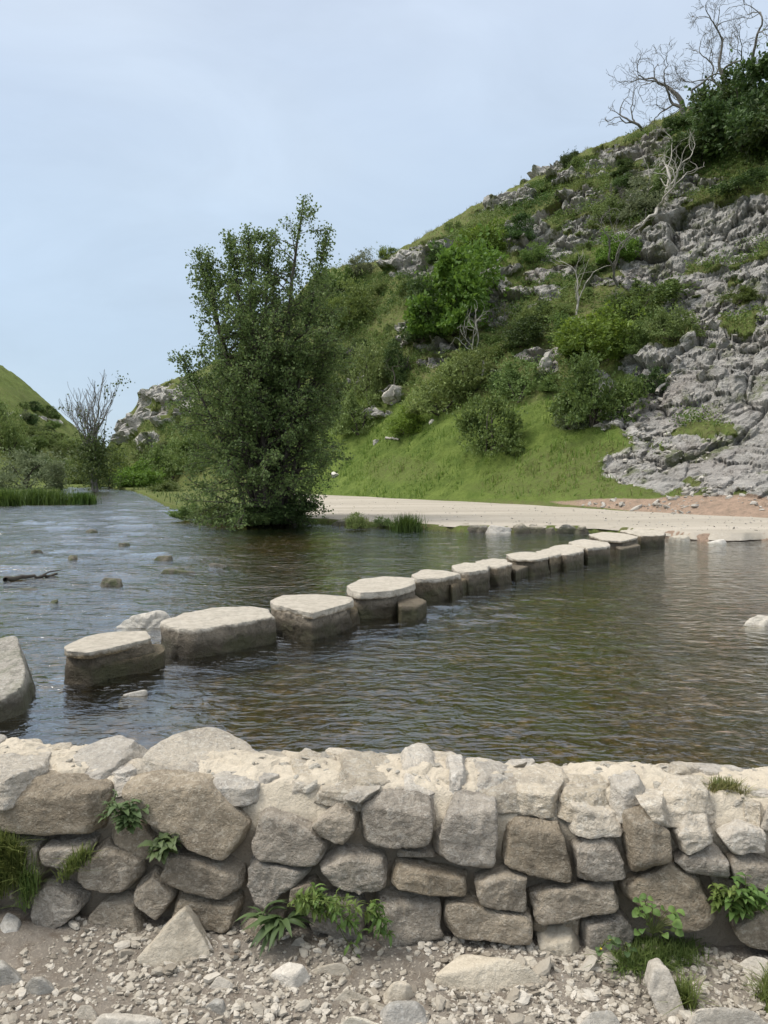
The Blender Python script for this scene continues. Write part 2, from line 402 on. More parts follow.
def bark_mat(name, c1, c2):
    m = M(name); P = m.pos(); a = m.noise(6, 6, .7, m.scale(P, (1, 1, .3))); r = m.rnd()
    col = m.hsv(m.mix(m.ramp(a, [(.35, 0), (.65, 1)]), c1, c2), v=m.mapr(r, 0, 1, .9, 1.1))
    return m.done(m.principled(col, .9, m.bump(a, .02, .8), .2))
BARK = bark_mat('dark_bark', (.05, .042, .034), (.10, .088, .07))
BARK_DEAD = bark_mat('dead_wood', (.10, .092, .082), (.21, .195, .175))
BARK_PALE = bark_mat('bleached_wood', (.27, .25, .22), (.44, .41, .365))
STEM = bark_mat('green_stem', (.08, .11, .03), (.13, .15, .05))
PETAL = M('yellow_petal'); PETAL = PETAL.done(PETAL.principled((.75, .6, .03), .6))

# ------------------------------------------------------------------ terrain shape
def table(pts, smooth=3):
    pts = sorted(pts); U = np.linspace(-1.6, 1.9, 1751)
    v = np.interp(U, [p[0] for p in pts], [p[1] for p in pts])
    k = np.ones(2 * smooth + 1) / (2 * smooth + 1)
    v = np.convolve(np.pad(v, smooth, mode='edge'), k, 'valid')
    return lambda u: np.interp(u, U, v)
# where the water ends (depth), where the slopes begin, how high and how far the skyline is, by bearing u = x / y
YW = table([(-1.6, 26), (-1.0, 36), (-.62, 41), (-.5, 45), (-.462, 47), (-.43, 52), (-.422, 70), (-.41, 84), (-.36, 84), (-.335, 74), (-.31, 56), (-.29, 42), (-.26, 34), (-.2, 29.5), (-.10, 27.2),
            (.02, 24.4), (.15, 23.3), (.28, 23.6), (.36, 21.8), (.42, 20.6), (.5, 20.6), (.7, 19.6), (1.2, 17.5), (1.9, 15)], 2)
FOOT = table([(-1.6, 40), (-1.0, 60), (-.6, 80), (-.45, 98), (-.36, 104), (-.33, 96), (-.25, 74), (-.18, 60), (-.1, 52), (.02, 43.6), (.13, 38.6), (.23, 34.4), (.32, 31), (.41, 28.4), (.5, 26.4), (.67, 23.5), (1.0, 20), (1.9, 18)], 8)
SKY_PX = [(-500, 150), (-200, 230), (-80, 300), (0, 362), (20, 376), (50, 403), (80, 431), (97, 446), (106, 452), (112, 440), (122, 424), (138, 406), (144, 391), (160, 384), (190, 377), (240, 352), (285, 310), (318, 276), (345, 268),
          (375, 262), (400, 251), (430, 232), (470, 206), (510, 185), (550, 165), (590, 147), (640, 128), (680, 114), (720, 100), (768, 84), (900, 40), (1150, -20), (1500, -40)]
TS = table([(u_of(a), t_of(b)) for a, b in SKY_PX], 2)
YS = table([(-1.6, 80), (-1., 110), (-.6, 140), (-.45, 150), (-.36, 150), (-.352, 118), (-.25, 106), (-.15, 92), (-.05, 84), (.05, 76), (.2, 76), (.35, 74), (.5, 68), (.7, 60), (1.2, 54), (1.9, 50)], 6)
def bank_wob(u, y): return .35 * fbm(np.stack([u * 40, np.zeros_like(u), np.zeros_like(u)], -1), 4, 5) * (y / 25)
def base_height(u, y):
    u = np.asarray(u, float); y = np.asarray(y, float)
    yw, ft, ys, ts = YW(u), FOOT(u), YS(u), TS(u)
    x = u * y
    ft = ft + 1.1 * fbm(np.stack([x * .12, y * .05, x * 0], -1), 3, 77)
    yw = yw + bank_wob(u, yw)
    land = LAND - (LAND - (WZ - .55)) * (1 - sstep(-.45, .25, (y - yw)))
    zs = EYE + ts * ys
    s = np.clip((y - ft) / (ys - ft), 0, 1)
    g = .50 * s + .50 * (s * s * (3 - 2 * s))
    z = land + (zs - LAND) * g
    over = np.maximum(y - ys, 0)
    z = z + over * ts * .45 - .002 * over ** 2 * (over < 200)
    P = np.stack([x * .07, y * .07, z * .05], -1)
    amp = sstep(0, .25, s) * np.clip(zs / 25, .15, 1)
    z = z + amp * (1.5 * fbm(P, 4, 11) + .5 * fbm(P * 4, 3, 12)) * (1 - .65 * sstep(.85, 1, s))
    z = z + .10 * sstep(0, .06, s) * fbm(np.stack([x * .9, y * .9, x * 0], -1), 3, 14)
    return z
_ys = np.arange(17, 190, .08)
def on_terrain(px, py):
    d = ray(px, py); u = d[0] / d[1]; t = d[2] / d[1]
    z = base_height(np.full_like(_ys, u), _ys)
    hit = np.nonzero(EYE + t * _ys <= z)[0]
    hit = hit[_ys[hit] > YW(u) + .3]
    y = _ys[hit[0]] if len(hit) else YS(u)
    return np.array([u * y, y, float(base_height(np.array([u]), np.array([y]))[0])])
def height_xy(x, y): return float(base_height(np.array([x / y]), np.array([y]))[0])

# rock, dry turf and bare earth: world-space patches on the slope  (px, py, rx, ry, weight)
ROCK = [(725, 430, 78, 60, 1.15), (690, 468, 66, 26, 1), (640, 418, 45, 16, .95), (765, 370, 60, 60, 1.1), (690, 240, 56, 34, 2.0), (738, 218, 40, 24, 2.0), (660, 262, 30, 26, 1.7), (768, 300, 50, 44, 1.15), (712, 312, 28, 26, 1), (700, 370, 45, 30, 1), (655, 365, 26, 22, .95),
        (840, 300, 90, 150, 1.1), (860, 450, 90, 60, 1), (640, 245, 22, 28, .95),
        (520, 232, 26, 20, 1), (556, 243, 42, 16, 1.05), (500, 268, 22, 14, .95), (480, 292, 30, 15, 1), (500, 205, 28, 9, .9), (572, 208, 36, 11, 1), (604, 204, 32, 14, 1), (645, 142, 24, 9, .95), (565, 166, 45, 7, .85), (625, 160, 30, 9, .8), (540, 190, 40, 8, .8),
        (398, 262, 20, 12, .95), (392, 396, 14, 9, 1.1), (374, 414, 18, 8, .85), (470, 322, 30, 13, .95), (545, 362, 9, 14, 1), (515, 300, 20, 16, .8), (440, 345, 30, 10, .7), (600, 385, 12, 16, .8), (360, 378, 12, 18, .75), (420, 270, 14, 20, .7), (580, 330, 20, 12, .8),
        (168, 405, 34, 20, 1.1), (152, 402, 30, 20, 1.2), (130, 428, 24, 16, 1.1), (184, 388, 30, 11, 1.0), (145, 442, 22, 10, .9), (45, 420, 20, 3, .55)]
_rr = np.random.default_rng(19)
for _k in range(70):
    _x = _rr.uniform(400, 700); _y = np.interp(_x, [q[0] for q in SKY_PX], [q[1] for q in SKY_PX]) + 6 + 190 * _rr.uniform(0, 1) ** 1.3
    if _y < 375 - max(0, 470 - _x) * .4: ROCK.append((_x, _y, _rr.uniform(8, 26), _rr.uniform(4, 9), _rr.uniform(.8, 1.1)))
DRY = [(560, 160, 120, 26, .9), (470, 205, 40, 16, .8), (640, 130, 60, 18, 1), (720, 180, 60, 28, .55), (560, 480, 60, 16, .4), (605, 470, 70, 26, .6), (540, 490, 60, 8, .4), (400, 470, 40, 12, .4), (60, 410, 60, 18, .6), (170, 380, 50, 10, .7), (430, 330, 90, 70, 1.0), (600, 300, 100, 80, .95), (520, 365, 80, 40, .9), (350, 340, 60, 60, .8), (170, 440, 40, 30, .6), (150, 487, 50, 9, .8), (175, 475, 40, 20, .7), (60, 440, 60, 30, .7), (480, 395, 70, 20, .6), (420, 340, 90, 60, .55), (620, 200, 80, 40, .6)]
EARTH = [(700, 509, 90, 7, 1.0), (768, 508, 80, 11, 1.05), (600, 505, 40, 3, .6), (900, 518, 90, 14, 1)]
def patches(lst):
    out = []
    for a, b, rx, ry, w in lst:
        c = on_terrain(a, b); k = c[1] / F
        out.append((c, rx * k, ry * k, w))
    return out
ROCK, DRY, EARTH = patches(ROCK), patches(DRY), patches(EARTH)
def mask(lst, X, Y, Z):
    m = np.zeros_like(X)
    for c, rx, rz, w in lst:
        q = ((X - c[0]) / rx) ** 2 + ((Z - c[2]) / rz) ** 2
        far = np.abs(Y - c[1]) < 45
        m = np.maximum(m, w * (1 - sstep(.45, 1.6, q)) * far)
    return m
def terrain_grid(us, ys):
    U, Y = np.meshgrid(us, ys, indexing='ij')
    X = U * Y; Z = base_height(U, Y)
    rk = mask(ROCK, X, Y, Z); dr = np.maximum(mask(DRY, X, Y, Z), np.maximum(.95 * sstep(11, 20, Z) * (U > -.33), np.maximum(.45 * (U < -.33), .8 * (U < -.13) * (U > -.36)))); ea = np.maximum(mask(EARTH, X, Y, Z), .8 * sstep(.33, .38, U) * (1 - sstep(-1, .2, Y - FOOT(U)))); dr = np.maximum(dr, sstep(-.15, -.12, U) * (1 - sstep(-.2, .6, Y - FOOT(U))))
    P = np.stack([X, Y, Z], -1)
    rk = np.clip(rk + .75 * fbm(P * np.array([.35, .35, .6]), 4, 31) * (rk > .02) - 1.2 * sstep(.16, .42, fbm(P * np.array([.42, .42, .8]), 4, 33)), 0, 1)
    dr = np.where((rk < .4) & (mask(ROCK, X, Y, Z) > .5), np.maximum(dr, .75), dr)
    # normals, then ledges and blocks where the rock breaks out
    du = np.gradient(P, axis=0); dy = np.gradient(P, axis=1)
    Nn = np.cross(du, dy); Nn /= np.linalg.norm(Nn, axis=-1, keepdims=True) + 1e-9
    Nn = np.where(Nn[..., 2:3] < 0, -Nn, Nn)
    sel = rk > .15
    if sel.any():
        Q = P[sel]; warp = np.stack([fbm(Q * .5 + 3, 3, 41), fbm(Q * .5 + 7, 3, 42), fbm(Q * .5 + 11, 3, 43)], -1)
        tilt = np.stack([Q[:, 0] + .5 * Q[:, 2], Q[:, 1], Q[:, 2] - .35 * Q[:, 0]], -1)      # dipping beds
        v1, e1 = facets((tilt + warp * .35) * np.array([.28, .28, .40]), 50)
        v2, e2 = facets((tilt + warp * .2) * np.array([.75, .75, 1.1]), 60)
        v3, e3 = facets((tilt + warp * .1) * np.array([1.9, 1.9, 2.9]), 64)
        d = .95 * (v1 - .45) + .46 * (v2 - .5) + .21 * (v3 - .5) - .45 * np.exp(-(e1 / .06) ** 2) - .22 * np.exp(-(e2 / .08) ** 2) + .05 * fbm(Q * 4, 3, 71)
        out = Nn[sel] * np.array([1, 1, .35]); out[:, 1] -= .25
        P[sel] = Q + out * (d * sstep(.15, .7, rk[sel]) * np.clip(Q[:, 1] / 45, .6, 1.7) * np.where(Q[:, 2] < 1.5, .7, 1))[:, None]
    gr = (1 - rk) * sstep(0, 1, Y - FOOT(U)) * sstep(.2, 2, Z)
    P[..., 2] += gr * (.26 * fbm(P * np.array([1.4, 1.4, 0]), 3, 81) + .30 * np.abs(fbm(P * np.array([.35, 1.2, 2.2]), 3, 82)))
    nu, ny = U.shape; i = np.arange(nu * ny).reshape(nu, ny)
    Q = np.stack([i[:-1, :-1], i[1:, :-1], i[1:, 1:], i[:-1, 1:]], -1).reshape(-1, 4)
    global ROCKY
    ROCKY = rk.reshape(-1)[Q].mean(1) < .45
    return P, Q, dict(rock=rk, dry=dr, earth=ea)
ys_t = np.concatenate([np.arange(15, 24, .25), np.arange(24, 72, .11), np.arange(72, 120, .28), np.arange(120, 200, 1.2), np.linspace(200, 420, 40)])
us_r = np.concatenate([np.arange(-.362, -.12, .0026), np.arange(-.12, .56, .0017), np.arange(.56, .9, .005), np.arange(.9, 1.9, .03)])
P, Q, AT = terrain_grid(us_r, ys_t)
TER_P, TER_A = P, AT
tag(build('hillside', P.reshape(-1, 3), Q, MAT_TERRAIN, attrs=AT, smooth=ROCKY), 'steep green hillside with grey limestone outcrops rising above the gravel path', 'hill', kind='structure')
us_l = np.concatenate([np.arange(-1.6, -.6, .02), np.arange(-.6, -.3645, .0035), [-.362]])
P, Q, AT = terrain_grid(us_l, np.concatenate([np.arange(24, 60, .5), np.arange(60, 170, .5), np.linspace(170, 420, 60)]))
tag(build('far_hill', P.reshape(-1, 3), Q, MAT_TERRAIN, attrs=AT, smooth=ROCKY), 'distant smooth green hill sloping down to the river bend', 'hill', kind='structure')
gp = np.array([[-3000, -3000, -1.6], [3000, -3000, -1.6], [3000, 3000, -1.6], [-3000, 3000, -1.6]], float)
tag(build('ground', gp, np.array([[0, 1, 2, 3]]), MAT_TERRAIN, attrs=dict(rock=[0] * 4, dry=[.3] * 4, earth=[0] * 4)), 'broad green valley floor reaching to the horizon', 'ground', kind='structure')

# gravel path on the far bank
pu = np.concatenate([np.arange(-.14, .9, .006), np.arange(.9, 1.8, .05)]); pv = np.concatenate([np.linspace(0, .05, 8)[:-1], np.linspace(.05, 1, 40)])
U, Vv = np.meshgrid(pu, pv, indexing='ij')
near = YW(U) + bank_wob(U, YW(U)) + np.interp(U, [-.14, -.05, .15, .3, .42, .6], [.40, .25, .15, .10, -.05, -.15]) + .25 * fbm(np.stack([U * 60, U * 0, U * 0], -1), 3, 91)
far_ = FOOT(U) + 1.0 + .5 * fbm(np.stack([U * 50, U * 0 + 4, U * 0], -1), 3, 92)
Y = near + (far_ - near) * Vv; X = U * Y
Z = LAND + .025 + .02 * fbm(np.stack([X * .6, Y * .6, X * 0], -1), 3, 93) + .06 * Vv - np.interp(U, [.2, .42, .6], [.02, .14, .14]) * (1 - sstep(0, .035, Vv)) - .05 * (Vv == 0)
Z = np.where((Vv > .99), Z - .1, Z)
i = np.arange(U.size).reshape(U.shape)
tag(build('path', np.stack([X, Y, Z], -1).reshape(-1, 3), np.stack([i[:-1, :-1], i[1:, :-1], i[1:, 1:], i[:-1, 1:]], -1).reshape(-1, 4), MAT_PATH), 'wide pale gravel path along the far river bank', 'path', kind='structure')

def chips_later():
    def on_slope(rng, n):
        Pt = TER_P; nu, ny = Pt.shape[:2]; ui = rng.integers(0, nu, n * 10); yi = rng.integers(0, ny, n * 10); p = Pt[ui, yi]
        rk, ea = TER_A['rock'][ui, yi], TER_A['earth'][ui, yi]; uu = p[:, 0] / p[:, 1]
        ok = (uu > .2) & (uu < .62) & (p[:, 1] > FOOT(uu) - 1.5) & (p[:, 2] < 11) & ((rk > .25) | (ea > .5) & (p[:, 1] > FOOT(uu) - .3)) & (rng.uniform(0, 1, n * 10) < .25 + 1.4 * fbm(p * .5, 3, 44))
        return p[ok][:n]
    V, Q, T = chips(9000, 62, on_slope, .03, .20)
    tag(build('scree', V, Q, MAT_SCREE, attrs=dict(tint=T), smooth=False), 'broken limestone scree strewn over the lower cliff and bare earth', 'scree', kind='stuff')
# ------------------------------------------------------------------ river
def sheet(us, ys):
    U, Y = np.meshgrid(us, ys, indexing='ij'); i = np.arange(U.size).reshape(U.shape)
    return U, Y, np.stack([i[:-1, :-1], i[1:, :-1], i[1:, 1:], i[:-1, 1:]], -1).reshape(-1, 4)
U, Y, Q = sheet(np.concatenate([np.linspace(-1.7, -.62, 120), np.arange(-.62, .62, .0042), np.linspace(.62, 1.9, 130)]), np.exp(np.arange(math.log(2.75), math.log(100), .0058)))
X = U * Y
# rapids upstream (beyond the stepping stones), quick ripples downstream
line_y = np.interp(X, [-6, -2.3, 8.4, 30], [1.0, 6.5, 21, 51])      # the crossing
up = sstep(-.6, 1.5, Y - line_y)
left = sstep(1.5, -5, X)
chop = np.clip(.25 + .75 * up * (.45 + .55 * left), 0, 1)
calm = 1 - .45 * sstep(2, 9, X) * (1 - up)
W = np.stack([X * .62, Y, X * 0], -1)
wv = .0040 * calm * 1.3 * fbm(W * 5.5 + .4 * np.stack([vnoise(W * 1.3, 8), vnoise(W * 1.3, 9), X * 0], -1), 3, 101) * (1 - .4 * up)
wv = wv + .055 * chop * up * (1.25 * fbm(W * np.array([.9, 1.25, 1]), 3, 111, .5)) * (.35 + .65 * left) * np.clip(Y / 14, .5, 1.5) * (.6 + .5 * fbm(W * .2, 2, 115))
wv = wv + .008 * fbm(W * .8, 2, 121)
stirs = [at_z(a, b, WZ) for a, b in ((465, 640), (440, 612), (490, 618), (400, 622), (150, 668), (470, 606), (540, 600))]
for c in stirs:
    wv = wv + .022 * np.exp(-(((X - c[0]) / .8) ** 2 + ((Y - c[1]) / .5) ** 2)) * (.3 + 1.4 * fbm(W * 3.0, 3, 131))
foam = np.zeros_like(X)
for q_ in ((38, 690, .3), (120, 684, .4), (165, 664, .35), (215, 657, .4), (278, 640, .35), (320, 634, .35), (360, 612, .35), (405, 608, .35), (440, 600, .35), (470, 590, .3), (505, 580, .3), (540, 573, .3)):
    c = at_z(q_[0], q_[1], WZ); g_ = np.exp(-(((X - c[0]) / .55) ** 2 + ((Y - c[1]) / .35) ** 2)); wv = wv + .012 * g_ * fbm(W * 6, 2, 133)
    foam = np.maximum(foam, .75 * q_[2] * g_)
for a, b, rx, ry, w in ((203, 543, .7, .35, .7), (196, 549, .4, .25, .6), (395, 540, .8, .4, .6), (500, 540, 1.2, .4, .45), (470, 611, .7, .3, .5), (455, 634, .7, .25, .55), (540, 603, .5, .25, .4), (110, 528, 4, 2.0, .5), (40, 520, 4, 3, .5), (60, 560, 2, 1.2, .35), (310, 536, 2, .6, .45), (430, 540, .7, .3, .6), (45, 676, .25, .25, .35), (170, 660, .25, .2, .3)):
    c = at_z(a, b, WZ); foam = np.maximum(foam, w * np.exp(-(((X - c[0]) / rx) ** 2 + ((Y - c[1]) / ry) ** 2)))
Z = WZ + wv
water = build('water', np.stack([X, Y, Z], -1).reshape(-1, 3), Q, MAT_WATER, attrs=dict(chop=chop, foam=foam))
tag(water, 'shallow rippling river running between the wall and the far path', 'river', kind='structure')
U, Y, Q = sheet(np.linspace(-1.8, 2.0, 330), np.exp(np.linspace(math.log(2.3), math.log(110), 260)))
X = U * Y; W = np.stack([X, Y, X * 0], -1)
Z = WZ - .26 + .07 * fbm(W * .5, 3, 141) + .06 * np.maximum(ridged(W * 1.5, 3, 142), 0) - .12 * sstep(1.5, 6, X) * sstep(14, 6, Y)
tag(build('riverbed', np.stack([X, Y, Z], -1).reshape(-1, 3), Q, MAT_BED), 'brown pebbly river bed under shallow water', 'river bed', kind='structure')

# ------------------------------------------------------------------ stones
def roughen(V, D, P0, seed, a1, s1, a2, s2):
    W = V + P0
    W = W + .25 / s1 * np.stack([vnoise(W * s1, seed + 31), vnoise(W * s1, seed + 32), vnoise(W * s1, seed + 33)], -1)
    f1, f2, cid = cells(W * s1 * .6 + seed * 3.7, seed)
    d = a1 * fbm(W * s1 + seed * 1.7, 3, seed) + a1 * 1.1 * (cid - .5) * np.clip((f2 - f1) * 6, 0, 1) + a2 * ridged(W * s2 + seed, 3, seed + 9)
    return V + D * d[:, None]

# wall frame: s along the wall, b into it, z up; battered back 9 degrees
B0, B1 = at_z(0, 926, 0.0), at_z(768, 968, 0.0)
WD = (B1 - B0); WD /= np.linalg.norm(WD); WN = np.array([-WD[1], WD[0], 0.0])     # WN points away from the camera
BAT = math.tan(R(9)); WMID = (B0 + B1) / 2
def wall_pt(px, py):
    d = ray(px, py); nrm = WN + np.array([0, 0, -BAT])      # plane (p-B0).(WN) = z*BAT
    o = np.array([0, 0, EYE]); k = ((WMID - o) @ nrm) / (d @ nrm); p = o + d * k
    return np.array([(p - WMID) @ WD, p[2]])
def wall_world(s, b, z):
    s, b, z = map(np.asarray, (s, b, z))
    return WMID + s[..., None] * WD + (b + z * BAT)[..., None] * WN + z[..., None] * np.array([0, 0, 1.])
def wall_stone(poly_sz, seed, parent, mat=MAT_WALL, bulge=.075, thick=.16, n=32, p=22, top=False, recess=0.0, name='stone'):
    rng = np.random.default_rng(seed)
    c, n2, h, P0 = poly_planes(poly_sz, 1.0)
    h = np.maximum(h - .004, .01)
    N = [(a[0], rng.uniform(.02, .14) if top and a[1] > .45 else rng.uniform(-.28, .10), a[1]) for a in n2]; H = list(h)
    N.append((rng.uniform(-.14, .14), -1, rng.uniform(-.02, .16))); H.append(bulge * rng.uniform(.85, 1.15))
    N.append((0, 1, 0)); H.append(thick)
    ex = np.abs(P0).max(0)
    if top:   # sloping shoulder between face and top
        N.append((rng.uniform(-.18, .18), -.5, .87)); H.append((ex[1] * .87 + bulge * .5) * rng.uniform(.62, .76))
    for _ in range(8):
        a = rng.uniform(0, 2 * math.pi)
        N.append((math.cos(a), -rng.uniform(.4, 1.6), math.sin(a)))
        l = math.sqrt(1 + 1); H.append((abs(math.cos(a)) * ex[0] + abs(math.sin(a)) * ex[1] + bulge) / l * rng.uniform(.72, .98))
    V, Qd, D = polytope(N, H, (ex[0], (bulge + thick) / 2, ex[1]), n, p)
    W0 = wall_world(c[0], bulge + recess, c[1])
    Vw = V[:, :1] * WD + V[:, 1:2] * WN + V[:, 2:3] * np.array([0, 0, 1.]) + (V[:, 2] * BAT)[:, None] * WN
    Dw = D[:, :1] * WD + D[:, 1:2] * WN + D[:, 2:3] * np.array([0, 0, 1.])
    Vw = roughen(Vw, Dw, W0, seed, .010, 10, .0045, 30)
    return build(name, Vw + W0 - np.array(parent.location), Qd, mat, parent, sharp=32)
wall = empty('stone_wall', (WMID[0], WMID[1] + .2, -.02), 'low pale limestone wall with sandy mortared top beside the river', 'wall')
bpy.context.view_layer.update()
FRONT = [  # outlines of the face stones in the photograph: (pixels, flags)   t = top course
 ('t', [(-16, 789), (16, 783), (65, 786), (101, 793), (103, 815), (91, 840), (44, 839), (0, 828), (-16, 828)]),
 ('', [(44, 843), (91, 843), (90, 852), (69, 864), (65, 874), (42, 868), (39, 855)]),
 ('', [(-20, 832), (38, 843), (38, 880), (-20, 888)]),
 ('', [(75, 865), (99, 848), (141, 866), (140, 882), (121, 900), (86, 894), (73, 881)]),
 ('r', [(98, 846), (109, 818), (141, 831), (158, 855), (154, 870), (141, 870)]),
 ('t', [(113, 792), (130, 784), (165, 783), (205, 790), (228, 812), (248, 830), (246, 840), (224, 866), (196, 858), (165, 842), (122, 808)]),
 ('', [(157, 877), (166, 853), (200, 858), (240, 874), (241, 892), (216, 906), (198, 902), (173, 893)]),
 ('', [(131, 888), (148, 878), (172, 894), (173, 904), (156, 926), (133, 909)]),
 ('', [(167, 920), (174, 899), (200, 905), (236, 903), (239, 913), (231, 937), (200, 928), (172, 928)]),
 ('', [(26, 920), (29, 894), (44, 882), (78, 899), (81, 912), (60, 927), (31, 926)]),
 ('', [(81, 927), (103, 902), (133, 903), (143, 940), (117, 948), (87, 938)]),
 ('', [(3, 875), (16, 873), (17, 906), (5, 905)]),
 ('t', [(246, 850), (253, 820), (268, 816), (309, 832), (328, 850), (322, 866), (304, 871), (280, 862), (251, 861)]),
 ('t', [(308, 833), (335, 812), (355, 820), (356, 837), (342, 854), (318, 844)]),
 ('t', [(356, 812), (380, 801), (410, 801), (432, 808), (436, 830), (431, 847), (412, 854), (370, 852), (357, 848)]),
 ('', [(243, 868), (252, 862), (286, 871), (309, 874), (309, 880), (286, 902), (262, 914), (252, 910), (243, 892)]),
 ('', [(313, 868), (341, 856), (382, 861), (386, 874), (384, 891), (356, 895), (326, 886)]),
 ('', [(303, 907), (322, 900), (358, 900), (367, 923), (363, 945), (341, 946), (313, 941)]),
 ('', [(235, 931), (249, 917), (283, 918), (281, 938), (240, 940)]),
 ('', [(284, 890), (312, 884), (320, 898), (300, 906), (282, 915)]),
 ('t', [(432, 852), (442, 824), (455, 804), (497, 807), (500, 837), (495, 880), (469, 875), (434, 860)]),
 ('t', [(502, 869), (506, 833), (520, 824), (563, 830), (572, 866), (571, 888), (538, 884)]),
 ('', [(386, 884), (397, 866), (470, 880), (470, 901), (426, 900), (389, 893)]),
 ('r', [(390, 853), (432, 855), (442, 868), (398, 868)]),
 ('', [(473, 883), (503, 876), (527, 880), (527, 915), (480, 907)]),
 ('', [(529, 900), (560, 890), (614, 883), (621, 901), (621, 916), (587, 925), (560, 928), (540, 929)]),
 ('', [(369, 938), (377, 900), (440, 902), (443, 948), (417, 952), (377, 948)]),
 ('', [(443, 932), (446, 906), (475, 903), (534, 918), (537, 940), (529, 951), (480, 947), (449, 943)]),
 ('L', [(537, 939), (572, 933), (583, 950), (582, 969), (542, 970)]),
 ('r', [(535, 918), (553, 928), (551, 946), (535, 940)]),
 ('r', [(556, 928), (584, 926), (584, 950), (570, 938)]),
 ('t', [(573, 851), (590, 842), (612, 840), (626, 864), (628, 882), (576, 886)]),
 ('t', [(627, 818), (649, 814), (671, 834), (673, 861), (633, 877), (628, 852)]),
 ('t', [(675, 862), (720, 850), (734, 868), (733, 884), (695, 878)]),
 ('t', [(733, 865), (750, 856), (768, 864), (784, 874), (784, 896), (750, 892), (736, 884)]),
 ('', [(622, 890), (676, 866), (703, 882), (725, 920), (717, 927), (677, 935), (655, 922), (626, 905)]),
 ('', [(584, 928), (622, 919), (638, 939), (630, 962), (609, 970), (587, 965)]),
 ('', [(736, 928), (768, 910), (790, 917), (790, 962), (760, 957), (736, 938)]),
 ('r', [(715, 884), (745, 890), (760, 905), (738, 920), (724, 905)]),
 ('tM', [(674, 838), (690, 820), (714, 824), (722, 848), (700, 858), (682, 858)]),
 ('tM', [(722, 842), (745, 828), (770, 836), (768, 856), (736, 858)]),
 ('tM', [(640, 806), (668, 806), (676, 830), (652, 822)]),
 ('tM', [(336, 806), (352, 796), (376, 798), (360, 812)]),
 ('r', [(470, 902), (490, 905), (488, 915), (472, 908)]),
]
for k, (fl, pts) in enumerate(FRONT):   # top course is shallow, mortar lies behind it
    sz = np.array([wall_pt(*q) for q in pts])
    wall_stone(sz, 100 + k, wall, MAT_LOOSE if 'L' in fl else MAT_TOP if 'M' in fl else MAT_WALL, bulge=.075 if 'r' not in fl else .04, thick=.085 if 't' in fl else .16, top='t' in fl, recess=.05 if 'r' in fl else 0.0)
# the wall runs on past both ends of the picture
rngw = np.random.default_rng(7)
for (s0, s1) in ((-3.4, -1.37), (1.44, 3.2)):
    for zc, hh, tp in ((.05, .17, 0), (.20, .15, 0), (.37, .17, 1)):
        s = s0
        while s < s1 - .05:
            w = min(rngw.uniform(.2, .38), s1 - s); j = lambda: rngw.uniform(-.018, .018)
            sz = [(s + .01 + j(), zc - hh / 2 + j()), (s + w - .01 + j(), zc - hh / 2 + j()), (s + w - .01 + j(), zc + hh / 2 + j()), (s + w / 2, zc + hh / 2 + .01), (s + .01 + j(), zc + hh / 2 + j())]
            wall_stone(sz, int(1000 + s * 100 + zc * 10), wall, top=bool(tp), n=14); s += w
# coping stones, lying in the mortar
TOPS = [([(-14, 752), (30, 742), (50, 750), (46, 770), (10, 785), (-14, 780)], .09), ([(58, 768), (75, 755), (120, 745), (147, 747), (130, 762), (90, 778), (62, 780)], .075),
 ([(140, 768), (165, 752), (200, 742), (216, 738), (245, 748), (284, 760), (282, 770), (240, 774), (200, 775), (160, 772)], .085), ([(100, 770), (110, 764), (130, 766), (140, 774), (120, 778)], .05),
 ([(286, 764), (312, 756), (340, 758), (336, 772), (300, 778)], .075), ([(340, 760), (360, 753), (396, 756), (397, 780), (365, 787), (341, 778)], .085),
 ([(400, 758), (415, 754), (436, 757), (441, 772), (434, 785), (404, 787)], .085), ([(446, 757), (466, 756), (470, 770), (468, 781), (450, 780)], .11), ([(472, 764), (490, 759), (514, 767), (516, 780), (500, 786), (474, 785)], .08),
 ([(517, 780), (535, 770), (560, 768), (568, 778), (552, 795), (520, 793)], .08), ([(563, 790), (575, 780), (592, 778), (612, 778), (612, 786), (580, 800), (566, 800)], .07),
 ([(564, 800), (580, 788), (612, 786), (626, 800), (610, 812), (575, 812)], .075), ([(608, 776), (625, 771), (641, 776), (642, 792), (625, 795), (611, 788)], .10), ([(632, 802), (650, 793), (680, 795), (688, 806), (670, 813), (640, 812)], .065),
 ([(658, 790), (672, 780), (700, 785), (705, 796), (690, 799), (664, 799)], .09), ([(700, 806), (712, 795), (733, 800), (737, 810), (718, 814)], .08), ([(740, 800), (752, 794), (764, 800), (760, 810), (744, 808)], .09),
 ([(750, 815), (772, 806), (786, 815), (782, 832), (756, 828)], .07), ([(374, 795), (392, 783), (414, 790), (414, 800), (384, 803)], .04), ([(473, 795), (490, 786), (512, 793), (510, 802), (482, 803)], .04), ([(230, 790), (255, 782), (290, 788), (286, 800), (250, 802)], .035), ([(300, 800), (320, 788), (352, 792), (350, 806), (318, 810)], .03),
 ([(530, 800), (548, 798), (556, 815), (540, 822), (526, 815)], .03), ([(672, 828), (690, 818), (716, 826), (712, 842), (686, 846)], .04), ([(720, 832), (745, 826), (762, 840), (742, 850), (722, 846)], .045), ([(585, 830), (606, 822), (622, 830), (612, 840), (590, 842)], .04), ([(770, 790), (800, 795), (805, 810), (775, 808)], .08)]
ZT = .448
